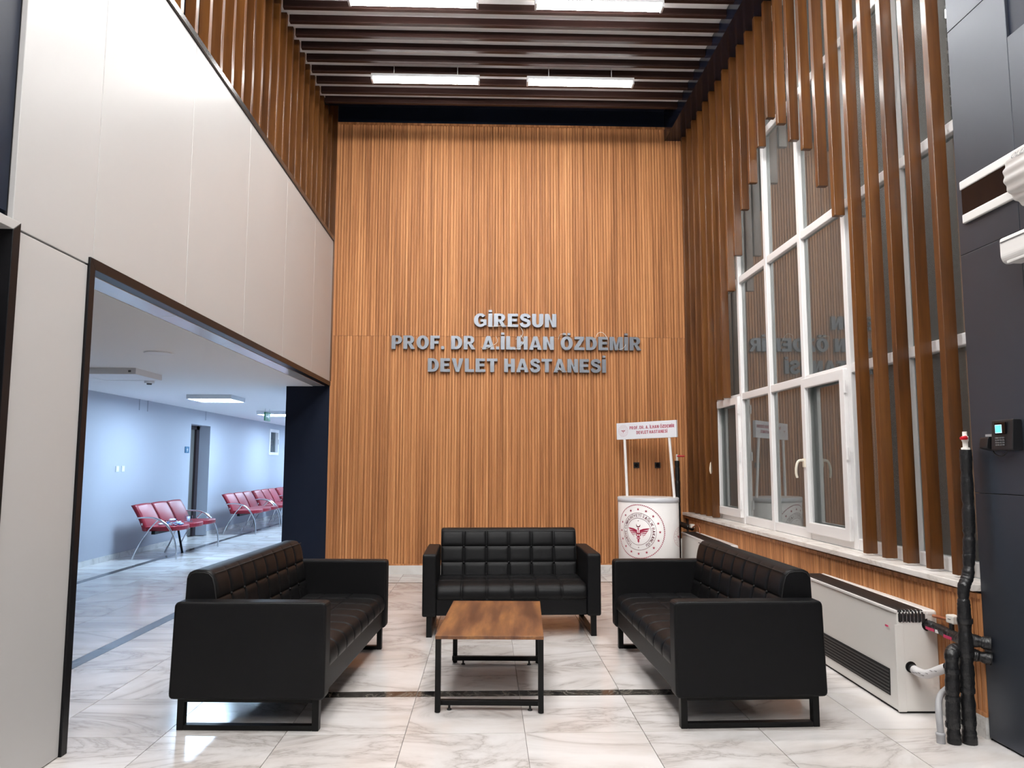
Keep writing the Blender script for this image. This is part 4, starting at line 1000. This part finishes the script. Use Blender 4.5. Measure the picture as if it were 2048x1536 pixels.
# ------------------------------------------------------------------ red waiting benches
def make_bench(label, y, group):
    t = thing('waiting_bench', label, 'bench', (-4.665, y, 0), PI/2, group)
    L = 1.62; w = L/3; x0 = -L/2
    for i in range(3):
        a = x0+i*w; pts = [(a+0.006, 0.155), (a+w-0.006, 0.155), (a+w-0.006, -0.235)]
        pts += [(a+w/2+(w/2-0.006)*math.cos(q), -0.235-0.125*math.sin(q)) for q in [PI*k/12 for k in range(1, 12)]]
        pts += [(a+0.006, -0.235)]
        pts = pts[::-1]
        obj('seat', MB().prism(pts, 0.385, 0.450, lambda p, q, h: (p, q, h+0.03*max(0, (-q-0.05))*0.8)), 'bench_red', t, bevel=0.014, seg=3)
        # backrest shell: bowed forward at the middle, leaning back at the top
        vs = []; nu, nv = 10, 12
        for side in (0, 1):
            for j in range(nv+1):
                f = j/nv; z = 0.405+0.350*f; yb = 0.105+0.175*f**1.6+0.012*math.sin(PI*f)
                for k in range(nu+1):
                    u = k/nu; bow = 0.016*(1-(2*u-1)**2)
                    vs.append((a+0.001+(w-0.002)*u, yb-bow+side*(0.050), z+0.010*(1-(2*u-1)**2)*f-side*0.01))
        n1 = nu+1; N = (nv+1)*n1; fs = []
        for j in range(nv):
            for k in range(nu):
                q = j*n1+k; fs.append((q, q+1, q+n1+1, q+n1)); fs.append((N+q, N+q+n1, N+q+n1+1, N+q+1))
        for j in range(nv):
            q = j*n1; fs.append((q, q+n1, N+q+n1, N+q)); q = j*n1+nu; fs.append((q, N+q, N+q+n1, q+n1))
        for k in range(nu):
            q = nv*n1+k; fs.append((q, q+1, N+q+1, N+q)); fs.append((k, N+k, N+k+1, k+1))
        mb = MB(); mb.add(vs, fs, True)
        obj('backrest', mb, 'bench_red', t)
        if i: obj('seam', MB().tube([(a, 0.098+0.175*(j/8)**1.6+0.012*math.sin(PI*j/8), 0.41+0.345*j/8) for j in range(9)], 0.006, 6), 'bench_edge', t)
    for sx in (-1, 1):
        x = sx*(L/2+0.022)
        armp = catmull([(x, 0.235, 0.570), (x, 0.12, 0.578), (x, 0.0, 0.572), (x, -0.12, 0.530), (x, -0.23, 0.425), (x, -0.305, 0.28), (x, -0.335, 0.13), (x, -0.340, 0.0)], 6)
        fr = obj('end_frame', MB().tube(armp, [0.012+0.005*math.exp(-((i/len(armp)-0.5)/0.12)**2) for i in range(len(armp))], 10), 'chrome', t)
        obj('brace', MB().tube(catmull([(x, -0.07, 0.553), (x, 0.02, 0.45), (x, 0.12, 0.31), (x, 0.21, 0.15), (x, 0.270, 0.0)], 6), 0.0105, 8), 'chrome', fr)
    obj('beam', MB().box(-L/2-0.02, L/2+0.02, -0.03, 0.02, 0.345, 0.388), 'black_steel', t)
    cl = obj('centre_leg', MB().tube([(0, -0.02, 0.36), (0, -0.10, 0.0)], 0.017, 8), 'black_steel', t)
    obj('centre_leg', MB().tube([(0, 0.0, 0.36), (0, 0.16, 0.0)], 0.012, 8), 'chrome', t)
    obj('tag', MB().box(-L/2-0.004, -L/2, 0.155, 0.172, 0.47, 0.50), 'sticker', t)
    return t
make_bench('red padded three-seat waiting bench with plastic bottles on it, before the corridor door', 11.80, 'red waiting benches along the corridor')
make_bench('red padded waiting bench beyond the corridor door, nearest to it', 15.48, 'red waiting benches along the corridor')
make_bench('red padded waiting bench in the corridor, partly hidden by the dark pillar', 17.28, 'red waiting benches along the corridor')
make_bench('red padded waiting bench farthest along the corridor, just a sliver beside the pillar', 19.08, 'red waiting benches along the corridor')

# ------------------------------------------------------------------ plastic bottles and cups lying on the first bench
def bottle(x, y, z, rz, label, mat, cap, s=0.74):
    t = thing('plastic_bottle', label, 'bottle', (x, y, z), rz, 'plastic litter on the red bench')
    r = 0.030*s
    pr = [(0.001, -0.10), (r*0.9, -0.098), (r, -0.085), (r*0.93, -0.05), (r, -0.02), (r*0.93, 0.01), (r, 0.04), (r*0.8, 0.065), (0.012, 0.09), (0.012, 0.102)]
    obj('bottle_body', MB().lathe([(a, h*s) for a, h in pr], (0, 0, r), 12, 'x'), mat, t)
    obj('bottle_cap', MB().lathe([(0.014, 0.100*s), (0.014, 0.116*s)], (0, 0, r), 10, 'x'), cap, t)
bz = 0.457
bottle(-4.45, 11.12, bz, 2.6, 'clear crushed bottle at the near edge of the red bench', 'thin_clear', 'lamp_body', 0.7)
bottle(-4.62, 11.17, bz, 1.1, 'white cloudy bottle lying by the backrest of the red bench, nearest', 'clear_plastic', 'blue_plastic', 0.62)
bottle(-4.46, 11.28, bz, 0.5, 'blue-tinted bottle in the middle of the litter on the bench', 'blue_plastic', 'lamp_body', 0.6)
bottle(-4.60, 11.32, bz, 2.0, 'clear bottle lying crosswise in the middle of the bench litter', 'thin_clear', 'blue_plastic', 0.8)
bottle(-4.53, 11.29, bz+0.050, 1.35, 'cloudy bottle lying on top of the other bottles on the bench', 'clear_plastic', 'blue_plastic', 0.62)
bottle(-4.49, 11.44, bz, 1.75, 'pale bottle with blue cap at the far side of the litter', 'clear_plastic', 'blue_plastic', 0.7)
bottle(-4.64, 11.50, bz, 0.7, 'clear bottle against the middle backrest of the red bench', 'thin_clear', 'lamp_body', 0.8)
bottle(-4.37, 11.20, bz, 1.5, 'small blue bottle at the front edge of the red bench', 'blue_plastic', 'lamp_body', 0.5)
bottle(-4.57, 11.42, bz+0.046, 2.4, 'small clear bottle propped on the litter near the middle backrest', 'thin_clear', 'blue_plastic', 0.6)
cp = obj('plastic_box', MB().box(-0.055, 0.055, -0.055, 0.055, 0.0, 0.095), 'thin_clear', loc=(-4.52, 11.86, bz), rot=(0, 0, 0.4), bevel=0.006)
tag(cp, 'small clear plastic box standing alone on the middle seat of the bench', 'box')
cc = thing('plastic_cup', 'clear cup inside the small plastic box on the bench', 'cup', (-4.52, 11.86, bz+0.004))
obj('cup_body', MB().lathe([(0.020, 0.0), (0.028, 0.07), (0.026, 0.07), (0.018, 0.004)], (0, 0, 0), 12), 'clear_plastic', cc)
